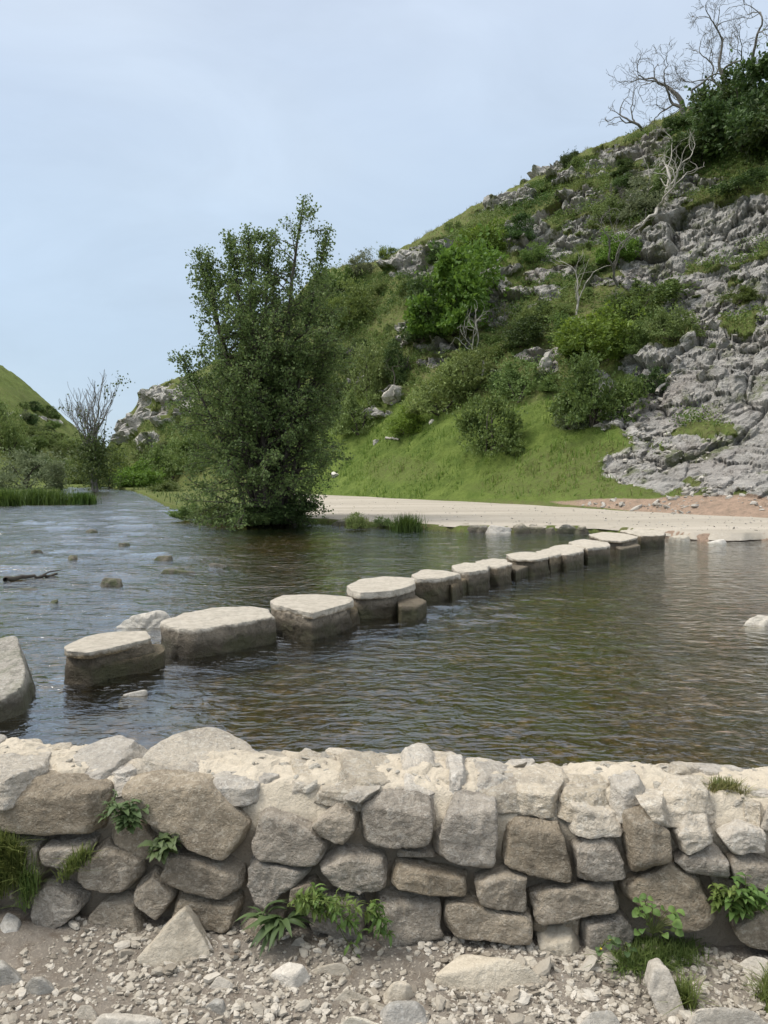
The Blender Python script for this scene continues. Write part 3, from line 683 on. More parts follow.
def flat_stone(poly_xy, z0, zh, seed, mat, parent=None, n=18, p=13, tilt=.12, down=.07, name='coping_stone', amp=.009, loc=None):
    rng = np.random.default_rng(seed)
    c, n2, h, P0 = poly_planes(poly_xy, 1.05)
    N = [(a[0], a[1], rng.uniform(.05, .75)) for a in n2]; H = list(h)
    N.append((rng.uniform(-tilt, tilt), rng.uniform(-tilt, tilt), 1)); H.append(zh)
    N.append((0, 0, -1)); H.append(down); ex = np.abs(P0).max(0)
    for _ in range(5):
        a = rng.uniform(0, 2 * math.pi); k = rng.uniform(.4, 1.2)
        N.append((math.cos(a), math.sin(a), k)); l = math.hypot(1, k)
        H.append((abs(math.cos(a)) * ex[0] + abs(math.sin(a)) * ex[1] + zh * k) / l * rng.uniform(.72, .95))
    V, Qd, D = polytope(N, H, (ex[0], ex[1], (zh + down) / 2), n, p)
    W0 = np.array([c[0], c[1], z0])
    V = roughen(V, D, W0, seed, amp, 9, amp * .4, 28)
    if parent is not None: return build(name, V + W0 - np.array(parent.location), Qd, mat, parent, sharp=32)
    return build(name, V + W0, Qd, mat, loc=W0 if loc is None else loc, sharp=32)
for k, (pts, zh) in enumerate(TOPS):
    if (max(q[1] for q in pts) > 797 and zh <= .055) or np.mean([q[1] for q in pts]) > 803: continue
    zt = ZT + zh * .45
    cc = np.mean([at_z(a, b, ZT) for a, b in pts], 0); front = ((cc - WMID) @ WN) < .24
    zt -= .03 * front
    xy = np.array([at_z(a, b, zt - .01)[:2] for a, b in pts])
    flat_stone(xy, ZT - .03 * front, zh * .5, 300 + k, MAT_TOP, wall, n=26, p=24, tilt=.22, down=.045, amp=.018)
rngc = np.random.default_rng(88); placed = []
for px_, py_ in [(rngc.uniform(0, 768), 0) for _ in range(400)]:      # flat pieces bedded flush between the larger copings
    s_, b_ = rngc.uniform(-1.55, 1.55), rngc.uniform(.13, .44); r_ = rngc.uniform(.045, .10)
    if len(placed) >= 46 or any(math.hypot(s_ - q[0], b_ - q[1]) < (r_ + q[2]) * .8 for q in placed): continue
    placed.append((s_, b_, r_)); an = np.sort(rngc.uniform(0, 6.28, 6)); q_ = []
    for a_ in np.linspace(0, 6.28, 7)[:-1] + rngc.uniform(-.3, .3, 6):
        q_.append(wall_world(s_ + math.cos(a_) * r_ * rngc.uniform(.9, 1.4), b_ + math.sin(a_) * r_ * rngc.uniform(.6, .95), ZT)[:2])
    flat_stone(np.array(q_), ZT, rngc.uniform(.012, .032), 3000 + len(placed), MAT_TOP, wall, n=16, p=24, tilt=.15, down=.04, amp=.012)
k = 0
for s0, s1 in ((-3.3, -1.6), (1.5, 3.1)):
    s = s0
    while s < s1:
        for bb in (.12, .36):
            q = [wall_world(s + dx + rngw.uniform(-.03, .03), bb + dy + rngw.uniform(-.02, .02), .43)[:2] for dx, dy in ((0, -.08), (.24, -.1), (.26, .08), (.02, .1))]
            flat_stone(np.array(q), ZT, rngw.uniform(.015, .045), 700 + k, MAT_TOP, wall, n=12); k += 1
        s += .3
# mortar core: rough top sheet, packed front, back going down into the river
ss = np.concatenate([np.linspace(-3.5, -1.6, 120), np.linspace(-1.59, 1.6, 620), np.linspace(1.61, 3.3, 120)])
prof = [(.09, -.15), (.09, -.02), (.085, .05), (.085, .1), (.085, .16), (.085, .22), (.085, .27), (.085, .34), (.085, .38)] + [(.085 + .38 * j / 60, None) for j in range(1, 60)] + [(.47, .33), (.50, .1), (.53, -.3), (.56, -.75)]
Sg = np.repeat(ss[:, None], len(prof), 1); Bg = np.repeat(np.array([q[0] for q in prof])[None], len(ss), 0)
zz = np.array([np.nan if q[1] is None else q[1] for q in prof]); Zg = np.repeat(zz[None], len(ss), 0)
topm = np.isnan(Zg)
tt = np.clip((Bg - .085) / .38, 0, 1)
nz = np.stack([Sg * 3.2, Bg * 3.2, Sg * 0], -1)
hump = ZT - .005 + .03 * np.sin(tt * math.pi) ** .5 - .06 * (1 - sstep(0, .15, tt)) - .05 * sstep(.85, 1, tt) + .030 * fbm(nz, 4, 201) + .014 * ridged(nz * 3.2, 4, 202, .6) + .012 * (facets(nz * np.array([2.2, 3.2, 1]) + .3, 204)[0] - .5)
Zg = np.where(topm, hump, Zg)
Bj = Bg + np.where(topm, 0, .018 * fbm(np.stack([Sg * 9, Zg * 9, Sg * 0], -1), 3, 203))
Vm = wall_world(Sg, Bj - np.where(topm | (Zg > .3), 0, 0), Zg)
i = np.arange(Sg.size).reshape(Sg.shape)
build('mortar', Vm.reshape(-1, 3) - np.array(wall.location), np.stack([i[:-1, :-1], i[1:, :-1], i[1:, 1:], i[:-1, 1:]], -1).reshape(-1, 4), MAT_MORTAR, wall)

def chips(n, seed, place, lo, hi, flat=(.35, .7)):
    """many small broken stones: place(rng, n) -> n x 3 feet"""
    rng = np.random.default_rng(seed); C = place(rng, n); n = len(C); D, Qd = cube_sphere(2); K = 9
    N = rng.normal(size=(n, K, 3)); N /= np.linalg.norm(N, axis=2, keepdims=True)
    N = np.concatenate([N, np.broadcast_to(np.array([[1, 0, 0], [-1, 0, 0], [0, 1, 0], [0, -1, 0], [0, 0, 1], [0, 0, -1.]]), (n, 6, 3))], 1)
    H = np.concatenate([rng.uniform(.55, 1.0, (n, K)), np.ones((n, 6))], 1)
    r = ((np.maximum(np.einsum('vk,nmk->nvm', D, N), 0) / H[:, None, :]) ** 14).sum(2) ** (-1 / 14)
    sz = lo * (hi / lo) ** (rng.uniform(0, 1, n) ** 2)
    ax = np.stack([rng.uniform(.8, 1.4, n), rng.uniform(.6, 1, n), rng.uniform(flat[0], flat[1], n)], 1) * sz[:, None]
    V = D[None] * r[..., None] * ax[:, None, :]; a = rng.uniform(0, 2 * math.pi, n); ca, sa = np.cos(a)[:, None], np.sin(a)[:, None]; b = rng.normal(0, .35, n)[:, None]
    V = np.stack([V[..., 0] * ca - V[..., 1] * sa, V[..., 0] * sa + V[..., 1] * ca, V[..., 2] + b * V[..., 0]], -1) + C[:, None, :]
    return V.reshape(-1, 3), (Qd[None] + (np.arange(n) * len(D))[:, None, None]).reshape(-1, 4), np.repeat(rng.beta(2.4, 1.8, n), len(D))
def on_top(rng, n):
    s_ = rng.uniform(-1.7, 1.7, n); j = rng.integers(9, 9 + 59, n); i = np.searchsorted(ss, s_).clip(0, len(ss) - 1)
    return Vm[i, j] + np.stack([rng.normal(0, .003, n), rng.normal(0, .003, n), rng.uniform(-.006, .002, n)], 1)
Vc, Qc, Tc = chips(380, 61, on_top, .005, .028)
rb = build('coping_rubble', Vc - np.array(wall.location), Qc, MAT_PALEDRY, wall, smooth=False); rb['kind'] = 'stuff'

# ------------------------------------------------------------------ near ground and gravel
def gz(x, y):
    P = np.stack([x, y, x * 0], -1)
    toe = ((P - WMID) @ WN)           # rises a little to the toe of the wall
    return .016 * fbm(P * 2.2, 3, 211) + .012 * ridged(P * 7, 4, 212) + .02 * sstep(-.18, .02, toe) - .012
gx = np.arange(-3.4, 3.2, .013); gy = np.arange(1.35, 3.35, .013)
gx = np.concatenate([np.arange(-6, -3.4, .1), gx, np.arange(3.2, 6, .1)]); gy = np.concatenate([np.arange(-4, 1.35, .1), gy])
Xg, Yg = np.meshgrid(gx, gy, indexing='ij'); Pg = np.stack([Xg, Yg, Xg * 0], -1)
keep = ((Pg - WMID) @ WN) < .12
Zg = np.where(keep, gz(Xg, Yg), -.02)
i = np.arange(Xg.size).reshape(Xg.shape); Qg = np.stack([i[:-1, :-1], i[1:, :-1], i[1:, 1:], i[:-1, 1:]], -1).reshape(-1, 4)
Qg = Qg[(((Pg - WMID) @ WN).reshape(-1)[Qg] < .22).all(1)]
tag(build('footpath', np.stack([Xg, Yg, Zg], -1).reshape(-1, 3), Qg, MAT_GROUND), 'muddy brown footpath at the foot of the wall', 'ground', kind='structure')
def pebbles(n, seed, x0, x1, y0, y1, lo, hi, dens):
    rng = np.random.default_rng(seed)
    x = rng.uniform(x0, x1, n * 5); y = rng.uniform(y0, y1, n * 5); P = np.stack([x, y, x * 0], -1)
    d = .60 + 1.3 * fbm(P * 2.2, 3, 6) + dens(x, y)
    ok = (rng.uniform(0, 1, n * 5) < d) & (((P - WMID) @ WN) < .045)
    x, y = x[ok][:n], y[ok][:n]; n = len(x)
    D, Qd = cube_sphere(2); K = 9
    N = rng.normal(size=(n, K, 3)); N /= np.linalg.norm(N, axis=2, keepdims=True)
    N = np.concatenate([N, np.broadcast_to(np.array([[1, 0, 0], [-1, 0, 0], [0, 1, 0], [0, -1, 0], [0, 0, 1], [0, 0, -1.]]), (n, 6, 3))], 1)
    H = np.concatenate([rng.uniform(.6, 1.0, (n, K)), np.ones((n, 6))], 1)
    kk = np.maximum(np.einsum('vk,nmk->nvm', D, N), 0) / H[:, None, :]
    r = (kk ** 10).sum(2) ** (-.1)
    sz = lo * (hi / lo) ** (rng.uniform(0, 1, n) ** 1.7)
    ax = np.stack([rng.uniform(.8, 1.3, n), rng.uniform(.6, 1, n), rng.uniform(.4, .75, n)], 1) * sz[:, None]
    V = D[None] * r[..., None] * ax[:, None, :]
    a = rng.uniform(0, 2 * math.pi, n); ca, sa = np.cos(a)[:, None], np.sin(a)[:, None]
    b = rng.normal(0, .3, n)[:, None]
    xx, yy, z_ = V[..., 0], V[..., 1], V[..., 2] + b * V[..., 0]
    V = np.stack([xx * ca - yy * sa + x[:, None], xx * sa + yy * ca + y[:, None], z_ + (gz(x, y) + sz * .18)[:, None]], -1)
    Qa = (Qd[None] + (np.arange(n) * len(D))[:, None, None]).reshape(-1, 4)
    return V.reshape(-1, 3), Qa, np.repeat(rng.beta(2.2, 1.6, n), len(D))
dn = lambda x, y: .30 * sstep(2.6, 2.3, y) - .25 * sstep(-.5, -1.3, x) * sstep(2.3, 2.6, y)
Va, Qa, Ta = pebbles(23000, 5, -2.7, 2.6, 1.75, 2.95, .0035, .017, dn)
Vb, Qb, Tb = pebbles(380, 6, -2.7, 2.6, 1.75, 2.85, .017, .034, dn)
gv = build('gravel', np.concatenate([Va, Vb]), np.concatenate([Qa, Qb + len(Va)]), MAT_GRAVEL, attrs=dict(tint=np.concatenate([Ta, Tb])), smooth=False)
tag(gv, 'pale limestone gravel scattered over the muddy footpath', 'gravel', kind='stuff')

chips_later()
def on_path(rng, n):
    u = rng.uniform(-.13, .6, n); v = rng.uniform(0, 1, n) ** 1.3; y = YW(u) + .6 + (FOOT(u) - YW(u) - .4) * v
    return np.stack([u * y, y, LAND + .03 + .06 * v], 1)
Vp, Qp, Tp = chips(900, 63, on_path, .01, .045)
tag(build('path_stones', Vp, Qp, MAT_SCREE, attrs=dict(tint=Tp), smooth=False), 'loose stones scattered over the pale gravel path', 'stones', kind='stuff')
# loose rocks on the footpath
def ground_rock(pts, hgt, seed, mat, label, sink=.03, n=20, back=.06):
    """the outline as seen: its lower edge rests on the path, its upper edge stands hgt above it"""
    P = np.array(pts, float); lo, hi = P[:, 1].max(), P[:, 1].min()
    xy = []
    for a, b in P:
        f = (lo - b) / max(lo - hi, 1); q = at_z(a, b, 0.0 + hgt * f)
        xy.append(q[:2])
    o = flat_stone(np.array(xy), 0.0, hgt, seed, mat, n=n, p=13, tilt=.3, down=sink, name='rock', amp=min(.010, hgt * .12))
    return tag(o, label, 'rock')
def standing_rock(pts, seed, mat, label, lean=.5, thick=.07, base=None):
    """a rock leaning up: outline on an upright plane through its foot"""
    P = np.array(pts, float); by = P[:, 1].max(); bx = P[P[:, 1].argmax(), 0]
    foot = at_z(bx, by, -.01); o = np.array([0, 0, EYE]); nrm = np.array([0, 1, -lean])
    q = []
    for a, b in P:
        d = ray(a, b); k = ((foot - o) @ nrm) / (d @ nrm); p = o + d * k; q.append((p[0], p[2]))
    c, n2, h, P0 = poly_planes(np.array(q), 1.05); rng = np.random.default_rng(seed)
    N = [(a[0], rng.uniform(0, .3), a[1]) for a in n2] + [(rng.uniform(-.35, .35), -1, .15), (0, 1, 0)]; H = list(h) + [thick * .6, thick]
    ex = np.abs(P0).max(0)
    V, Qd, D = polytope(N, H, (ex[0], thick, ex[1]), 20, 14)
    W0 = np.array([c[0], foot[1] + (c[1] - foot[2]) * lean + thick * .5, c[1]])
    V[:, 1] += V[:, 2] * lean
    V = roughen(V, D, W0, seed, .010, 9, .004, 28)
    low = W0.copy(); low[2] = -.02
    return tag(build('rock', V + W0, Qd, mat, loc=low, sharp=32), label, 'rock')
standing_rock([(147, 952), (182, 915), (193, 930), (208, 960), (187, 967), (160, 962)], 401, MAT_LOOSE, 'pale pyramid shaped rock leaning against the foot of the wall', .5)
ground_rock([(435, 978), (462, 946), (495, 957), (545, 981), (512, 986), (470, 986)], .05, 402, MAT_LOOSE, 'broad flat tan rock set in gravel below the long wall blocks')
ground_rock([(684, 1005), (700, 984), (735, 984), (762, 1008), (770, 1045), (690, 1048)], .13, 403, MAT_LOOSE, 'largest rounded pale rock lying in front of the grass patch')
standing_rock([(650, 993), (655, 973), (668, 972), (682, 1010), (662, 1017)], 404, MAT_LOOSE, 'narrow upright pale rock beside the largest rounded rock', .35, .05)
ground_rock([(580, 1030), (588, 1005), (606, 1003), (626, 1030)], .05, 405, MAT_GREY, 'grey domed rock cut by the lower frame edge before the grass patch')
ground_rock([(22, 988), (30, 977), (48, 972), (51, 987), (37, 994)], .04, 406, MAT_GREY, 'small grey square rock in the mud under the wall end')
ground_rock([(-14, 985), (-8, 957), (12, 956), (21, 980)], .05, 407, MAT_GREY, 'angular grey rock half out of frame beside mud')
ground_rock([(88, 1022), (107, 1009), (150, 1010), (164, 1024), (150, 1040), (95, 1040)], .05, 408, MAT_LOOSE, 'long low tan rock in gravel cut by the lower frame edge')
ground_rock([(269, 974), (283, 962), (309, 972), (293, 986)], .03, 409, MAT_LOOSE, 'flat oval tan rock in gravel below the trailing weeds')
ground_rock([(337, 998), (346, 981), (367, 998)], .035, 410, MAT_LOOSE, 'small triangular pale rock amid white gravel')
ground_rock([(381, 1006), (393, 996), (423, 997), (422, 1017), (383, 1022)], .035, 411, MAT_GREY, 'squarish grey rock with flat top in gravel')
ground_rock([(388, 985), (400, 978), (412, 986), (404, 996), (390, 995)], .03, 412, MAT_LOOSE, 'small lumpy tan rock just above the squarish grey rock')
ground_rock([(336, 1032), (350, 1019), (388, 1020), (392, 1034)], .03, 413, MAT_PALE, 'pale flat slab edge at the bottom beside the squarish grey rock')
ground_rock([(74, 1012), (82, 1001), (95, 1004), (95, 1017)], .03, 414, MAT_LOOSE, 'small pale rock just behind the long low tan rock')
ground_rock([(209, 988), (221, 973), (234, 984), (228, 990)], .025, 415, MAT_LOOSE, 'small pointed pale rock between the pyramid rock and flat oval rock')
ground_rock([(289, 950), (294, 936), (306, 938), (307, 951)], .04, 416, MAT_GREY, 'knobbly little grey rock under the trailing weeds at the wall foot')
ground_rock([(314, 968), (325, 962), (350, 966), (348, 971), (322, 972)], .018, 417, MAT_LOOSE, 'thin flat sliver of tan rock beside the flat oval rock')
ground_rock([(736, 955), (752, 947), (770, 958), (784, 984), (764, 982), (744, 966)], .06, 418, MAT_LOOSE, 'smooth tan rock tucked below the last wall block')
ground_rock([(520, 965), (524, 952), (536, 954), (538, 968)], .035, 419, MAT_LOOSE, 'little pale rock against the wall foot beside the broad flat rock')
ground_rock([(255, 940), (262, 928), (274, 932), (276, 944)], .03, 420, MAT_LOOSE, 'tiny tan rock under the rosette of long leaves')
ground_rock([(205, 1006), (214, 996), (226, 1002), (224, 1014)], .025, 421, MAT_GREY, 'small grey flake lying in white gravel between the tan rocks')
ground_rock([(0, 925), (8, 912), (22, 922), (18, 934), (4, 936)], .03, 422, MAT_GREY, 'little grey stone on mud below the left grass tuft')

# ------------------------------------------------------------------ stepping stones
def block(poly_xy, ztop, seed, mat, parent, name, zbot=-.75, flare=.1, n=22, p=16, tilt=(0, 0), amp=.02, down=None):
    rng = np.random.default_rng(seed)
    c, n2, h, P0 = poly_planes(poly_xy, 1.04)
    zc = (ztop + (WZ - .1 if down is None else zbot)) / 2 if down is None else (ztop + zbot) / 2
    N = [(a[0], a[1], rng.uniform(-.3, .3) * flare * 3 + flare * .4) for a in n2]; H = list(h)
    N.append((tilt[0], tilt[1], 1)); H.append(ztop - zc); N.append((0, 0, -1)); H.append(zc - zbot)
    ex = np.abs(P0).max(0)
    for _ in range(4):
        a = rng.uniform(0, 2 * math.pi); k = rng.uniform(-.3, .5)
        N.append((math.cos(a), math.sin(a), k)); l = math.hypot(1, k)
        H.append((abs(math.cos(a)) * ex[0] + abs(math.sin(a)) * ex[1] + (ztop - zc) * abs(k)) / l * rng.uniform(.8, .97))
    V, Qd, D = polytope(N, H, (ex[0], ex[1], (ztop - zbot) / 2), n, p)
    W0 = np.array([c[0], c[1], zc]); V = roughen(V, D * np.array([1, 1, .45]), W0, seed, amp, 3.2, amp * .4, 11)
    return build(name, V + W0 - np.array(parent.location), Qd, mat, parent, sharp=30)
STEPS = [  # top outline in the photograph, top height, slab thickness, extra low blocks, label
 ([(-60, 672), (-40, 655), (24, 648), (30, 668), (22, 683), (-30, 698), (-62, 700)], -.06, 0, [], 'sloping faced stepping stone nearest the wall'),
 ([(66, 645), (85, 637), (109, 632), (146, 630), (150, 638), (92, 651), (68, 650)], .0, .07, [[(90, 651), (110, 644), (163, 643), (162, 652), (98, 664)]], 'narrow slab topped stepping stone second from the wall'),
 ([(163, 620), (189, 612), (210, 608), (249, 606), (268, 608), (273, 616), (222, 625), (196, 628), (170, 625)], .0, .08, [], 'largest long flat stepping stone with dark wet sides'),
 ([(271, 600), (282, 595), (318, 594), (350, 597), (353, 601), (313, 612), (294, 609), (273, 604)], .02, .085, [[(276, 606), (320, 600), (356, 603), (357, 612), (320, 622), (290, 620)]], 'stepping stone with pale overhanging slab on two broken blocks'),
 ([(348, 585), (361, 579), (385, 576), (413, 578), (414, 584), (392, 590), (359, 592), (350, 589)], .05, .10, [[(395, 596), (412, 592), (426, 600), (418, 606), (400, 606)]], 'tall rounded stepping stone with loose chunk at its foot'),
 ([(409, 574), (426, 569), (450, 570), (464, 573), (442, 578), (414, 579)], .03, .06, [[(442, 577), (458, 572), (468, 578), (452, 586)]], 'split faced stepping stone sixth from the wall'),
 ([(450, 565), (465, 562), (489, 564), (491, 569), (470, 572), (453, 570)], .02, .05, [], 'square stepping stone seventh from the wall'),
 ([(474, 561), (491, 558), (511, 559), (517, 563), (500, 567), (479, 566)], .0, .05, [[(500, 564), (518, 561), (529, 565), (516, 570)]], 'low weathered stepping stone eighth from the wall'),
 ([(504, 554), (521, 551), (546, 553), (551, 557), (535, 560), (511, 559)], .0, .05, [], 'broad stepping stone ninth from the wall in midstream'),
 ([(534, 551), (550, 547), (560, 549), (566, 553), (550, 557)], .0, .05, [], 'small dark stepping stone tenth from the wall'),
 ([(548, 547), (566, 543), (584, 547), (585, 551), (566, 555), (553, 553)], .0, .06, [], 'pale humped stepping stone eleventh from the wall'),
 ([(566, 541), (584, 538), (610, 542), (611, 546), (588, 548), (572, 545)], .02, .06, [], 'green stained stepping stone close to the far bank'),
 ([(584, 534), (602, 531), (628, 533), (644, 537), (625, 542), (602, 541)], .0, .06, [[(612, 543), (632, 540), (640, 545), (620, 549)]], 'wide stepping stone touching the far bank'),
 ([(615, 530), (640, 528), (667, 530), (668, 535), (640, 537)], -.015, .05, [], 'last low flat stepping stone on the path edge'),
]
for k, (pts, zt, th, extra, label) in enumerate(STEPS):
    xy = np.array([at_z(a, b, zt)[:2] for a, b in pts]); c = xy.mean(0)
    if k > 4: xy = c + (xy - c) * (.9 if k < 12 else .82)
    root = empty('stepping_stone', (c[0], c[1], WZ - .3), label, 'stepping stone', 'stepping stones crossing the river')
    bpy.context.view_layer.update()
    if k == 0:
        block(xy, -.06, 500, MAT_BANK, root, 'block', tilt=(-.16, -.26), flare=.3, n=34, p=36, amp=.022)
        continue
    if th and k in (2, 5, 6, 7, 9, 10, 11, 13):
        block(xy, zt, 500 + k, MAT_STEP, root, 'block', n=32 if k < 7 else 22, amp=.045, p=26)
    elif th:
        inner = c + (xy - c) * np.array([.97, .97])
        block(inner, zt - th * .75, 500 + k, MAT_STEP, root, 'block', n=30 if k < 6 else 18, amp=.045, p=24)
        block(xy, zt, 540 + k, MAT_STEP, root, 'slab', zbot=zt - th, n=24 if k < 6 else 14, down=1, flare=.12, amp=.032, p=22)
    for j, e in enumerate(extra):
        zt2 = zt - th - .07
        exy = np.array([at_z(a, b, zt2)[:2] for a, b in e])
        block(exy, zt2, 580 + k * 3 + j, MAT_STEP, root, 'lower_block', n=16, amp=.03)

# rocks in and beside the river
def river_rock(px0, px1, py, hgt, depthf, seed, mat, label, name='rock', zb=WZ, group=None, n=12):
    a, b = at_z(px0, py, zb), at_z(px1, py, zb); w = abs(b[0] - a[0]); d = w * depthf; c = (a + b) / 2 + np.array([0, d * .5, 0])
    rng = np.random.default_rng(seed); k = 7; an = np.sort(rng.uniform(0, 2 * math.pi, k) * .35 + np.linspace(0, 2 * math.pi, k, endpoint=False))
    pts = np.stack([c[0] + np.cos(an) * w * .52 * rng.uniform(.85, 1.1, k), c[1] + np.sin(an) * d * .5 * rng.uniform(.8, 1.1, k)], 1)
    o = flat_stone(pts, zb, hgt * .85, seed, mat, n=n, p=11, tilt=.25, down=.10, name=name, amp=min(.03, hgt * .25))
    return tag(o, label, 'rock', group)
river_rock(118, 168, 628, .20, .5, 600, MAT_PALEDRY, 'jagged white rock in the water behind the second stepping stone', n=20)
river_rock(754, 790, 626, .09, .6, 601, MAT_PALEDRY, 'white rock alone in the brown shallows at the picture edge', n=16)
river_rock(98, 120, 586, .13, .7, 602, MAT_RIVER, 'mossy angular rock standing out of the rapids')
river_rock(156, 195, 574, .06, .35, 603, MAT_RIVER, 'long flat dark rock lying across the current')
river_rock(155, 171, 560, .08, .6, 604, MAT_RIVER, 'dark hump of rock upstream of the long flat rock')
river_rock(117, 128, 546, .09, .6, 605, MAT_RIVER, 'small brown rock poking from the rapids midstream')
river_rock(66, 78, 560, .09, .6, 606, MAT_RIVER, 'small dark rock among the shallow rapids')
river_rock(48, 58, 604, .06, .6, 607, MAT_RIVER, 'tiny black rock in the smooth water by the first stones')
river_rock(208, 226, 567, .06, .5, 608, MAT_RIVER, 'yellow mossy rock just breaking the dark water')
river_rock(20, 38, 592, .05, .4, 609, MAT_RIVER, 'low mossy rock below the floating branch')
river_rock(119, 146, 697, .035, .35, 610, MAT_PALEDRY, 'pale flat rock awash below the second stepping stone', n=14)
river_rock(710, 730, 543, .06, .5, 611, MAT_PALEDRY, 'flat white rock at the edge of the far shore')
river_rock(670, 695, 541, .13, .7, 612, MAT_PALEDRY, 'pale lumpy rock where the crossing meets the path')
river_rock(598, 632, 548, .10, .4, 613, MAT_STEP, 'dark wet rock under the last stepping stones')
river_rock(30, 40, 553, .07, .6, 614, MAT_RIVER, 'dark rock tip in the upstream riffle near the reeds')
river_rock(85, 97, 533, .10, .6, 615, MAT_RIVER, 'brown rock tip far upstream in the riffle')
# floating branch
a, b = at_z(4, 581, WZ), at_z(58, 576, WZ); mid = (a + b) / 2
rngb = np.random.default_rng(3); tt = np.linspace(0, 1, 14)[:, None]
ln = a + (b - a) * tt + np.stack([rngb.normal(0, .02, 14), rngb.normal(0, .03, 14), .03 + rngb.normal(0, .012, 14)], 1)
V, Q = tubes([(ln, np.linspace(.045, .018, 14)), (np.array([ln[8], ln[8] + [.12, .2, .08], ln[8] + [.3, .35, .10]]), [.02, .014, .006])], 8)
tag(build('branch', V, Q, BARK, loc=mid), 'bare brown branch lying across the shallow rapids', 'branch')
# boulders edging the far path
BANKS = [(398, 408, 528, .18), (408, 420, 528, .12), (468, 480, 532, .2), (530, 540, 532, .22), (344, 352, 525, .12), (576, 588, 533, .14), (318, 334, 524, .16), (333, 350, 526, .2), (368, 384, 527, .14), (383, 392, 528, .2), (424, 434, 529, .16), (433, 447, 530, .2), (446, 456, 531, .14), (456, 470, 531, .16), (478, 488, 532, .16), (512, 530, 533, .2), (528, 545, 533, .14), (546, 556, 533, .16), (558, 576, 533, .18)]
for k, (x0, x1, py, hh) in enumerate(BANKS):
    river_rock(x0 - 1, x1 + 2, py, hh * 1.5, .6, 640 + k, MAT_BANK, 'small grey boulder in the row edging the gravel path', 'boulder', group='boulders edging the far path')
river_rock(488, 514, 533, .22, .5, 660, MAT_PALEDRY, 'large white slab standing out among the boulders edging the path', 'boulder')
# boulders on the slope
def slope_rock(px, py, w, h, seed, label, mat=MAT_GREY):
    c = on_terrain(px, py); k = c[1] / F; ww, hh = w * k, h * k
    rng = np.random.default_rng(seed); N = rng.normal(size=(16, 3)); N = np.concatenate([N, [[1, 0, 0], [-1, 0, 0], [0, 1, 0], [0, -1, 0], [0, 0, 1], [0, 0, -1]]])
    V, Qd, D = polytope(N, np.concatenate([rng.uniform(.6, .95, 16), np.ones(6)]), (1, 1, 1), 16, 40)
    V = V * np.array([ww / 2, ww / 2.4, hh * .62]); V = roughen(V, D, c, seed, .10 * hh, 2.5 / hh, .05 * hh, 7 / hh)
    W0 = c + np.array([0, 0, hh * .25])
    return tag(build('boulder', V + W0, Qd, mat, loc=c, sharp=30), label, 'boulder')
slope_rock(393, 402, 22, 19, 670, 'pale boulder jutting from the scrub above the grass bank')
slope_rock(372, 416, 20, 9, 671, 'low grey boulder below the jutting pale boulder')
slope_rock(335, 477, 9, 6, 672, 'white stone lying in the bright grass near the path', MAT_PALE)
slope_rock(432, 425, 8, 6, 673, 'small white stone at the foot of the olive scrub', MAT_PALE)
slope_rock(376, 445, 6, 7, 674, 'tiny grey stone in the grass beside the fallen log')
slope_rock(545, 372, 12, 22, 675, 'tall pale boulder between the scrub and green hawthorns')
slope_rock(70, 484, 8, 8, 680, 'pale boulder on the far bank beneath the distant trees', MAT_PALE)

# ------------------------------------------------------------------ plants
def wander(rng, p, d, length, n, wob, up=0.0):
    pts = [np.array(p, float)]; d = np.array(d, float); d /= np.linalg.norm(d)
    for _ in range(n):
        d = d + rng.normal(0, wob, 3) + np.array([0, 0, up]); d /= np.linalg.norm(d)
        pts.append(pts[-1] + d * length / n)
    return np.array(pts), d
def grow(rng, p, d, length, rad, level, top, lines, tips, wob=.22, up=.05, forks=(2, 3), spread=.7, shrink=(.6, .85), nseg=6):
    P, dd = wander(rng, p, d, length, nseg, wob, up)
    r1 = rad * (.62 if level < top else .3)
    lines.append((P, np.linspace(rad, max(r1, .003), len(P))))
    if level == top: tips.append((P, dd)); return
    k = rng.integers(forks[0], forks[1] + 1)
    for j in range(k):
        f = 1.0 if j == 0 else rng.uniform(.35, .95)
        i = int(round(f * nseg)); base = P[i]; loc = P[min(i + 1, nseg)] - P[max(i - 1, 0)]; loc /= np.linalg.norm(loc)
        nd = loc + rng.normal(0, spread, 3) * (.6 if j == 0 else 1)
        grow(rng, base, nd, length * rng.uniform(*shrink), rad * (.75 if j == 0 else .55) * (1 - .3 * f + .1), level + 1, top, lines, tips, wob, up, forks, spread, shrink, nseg)

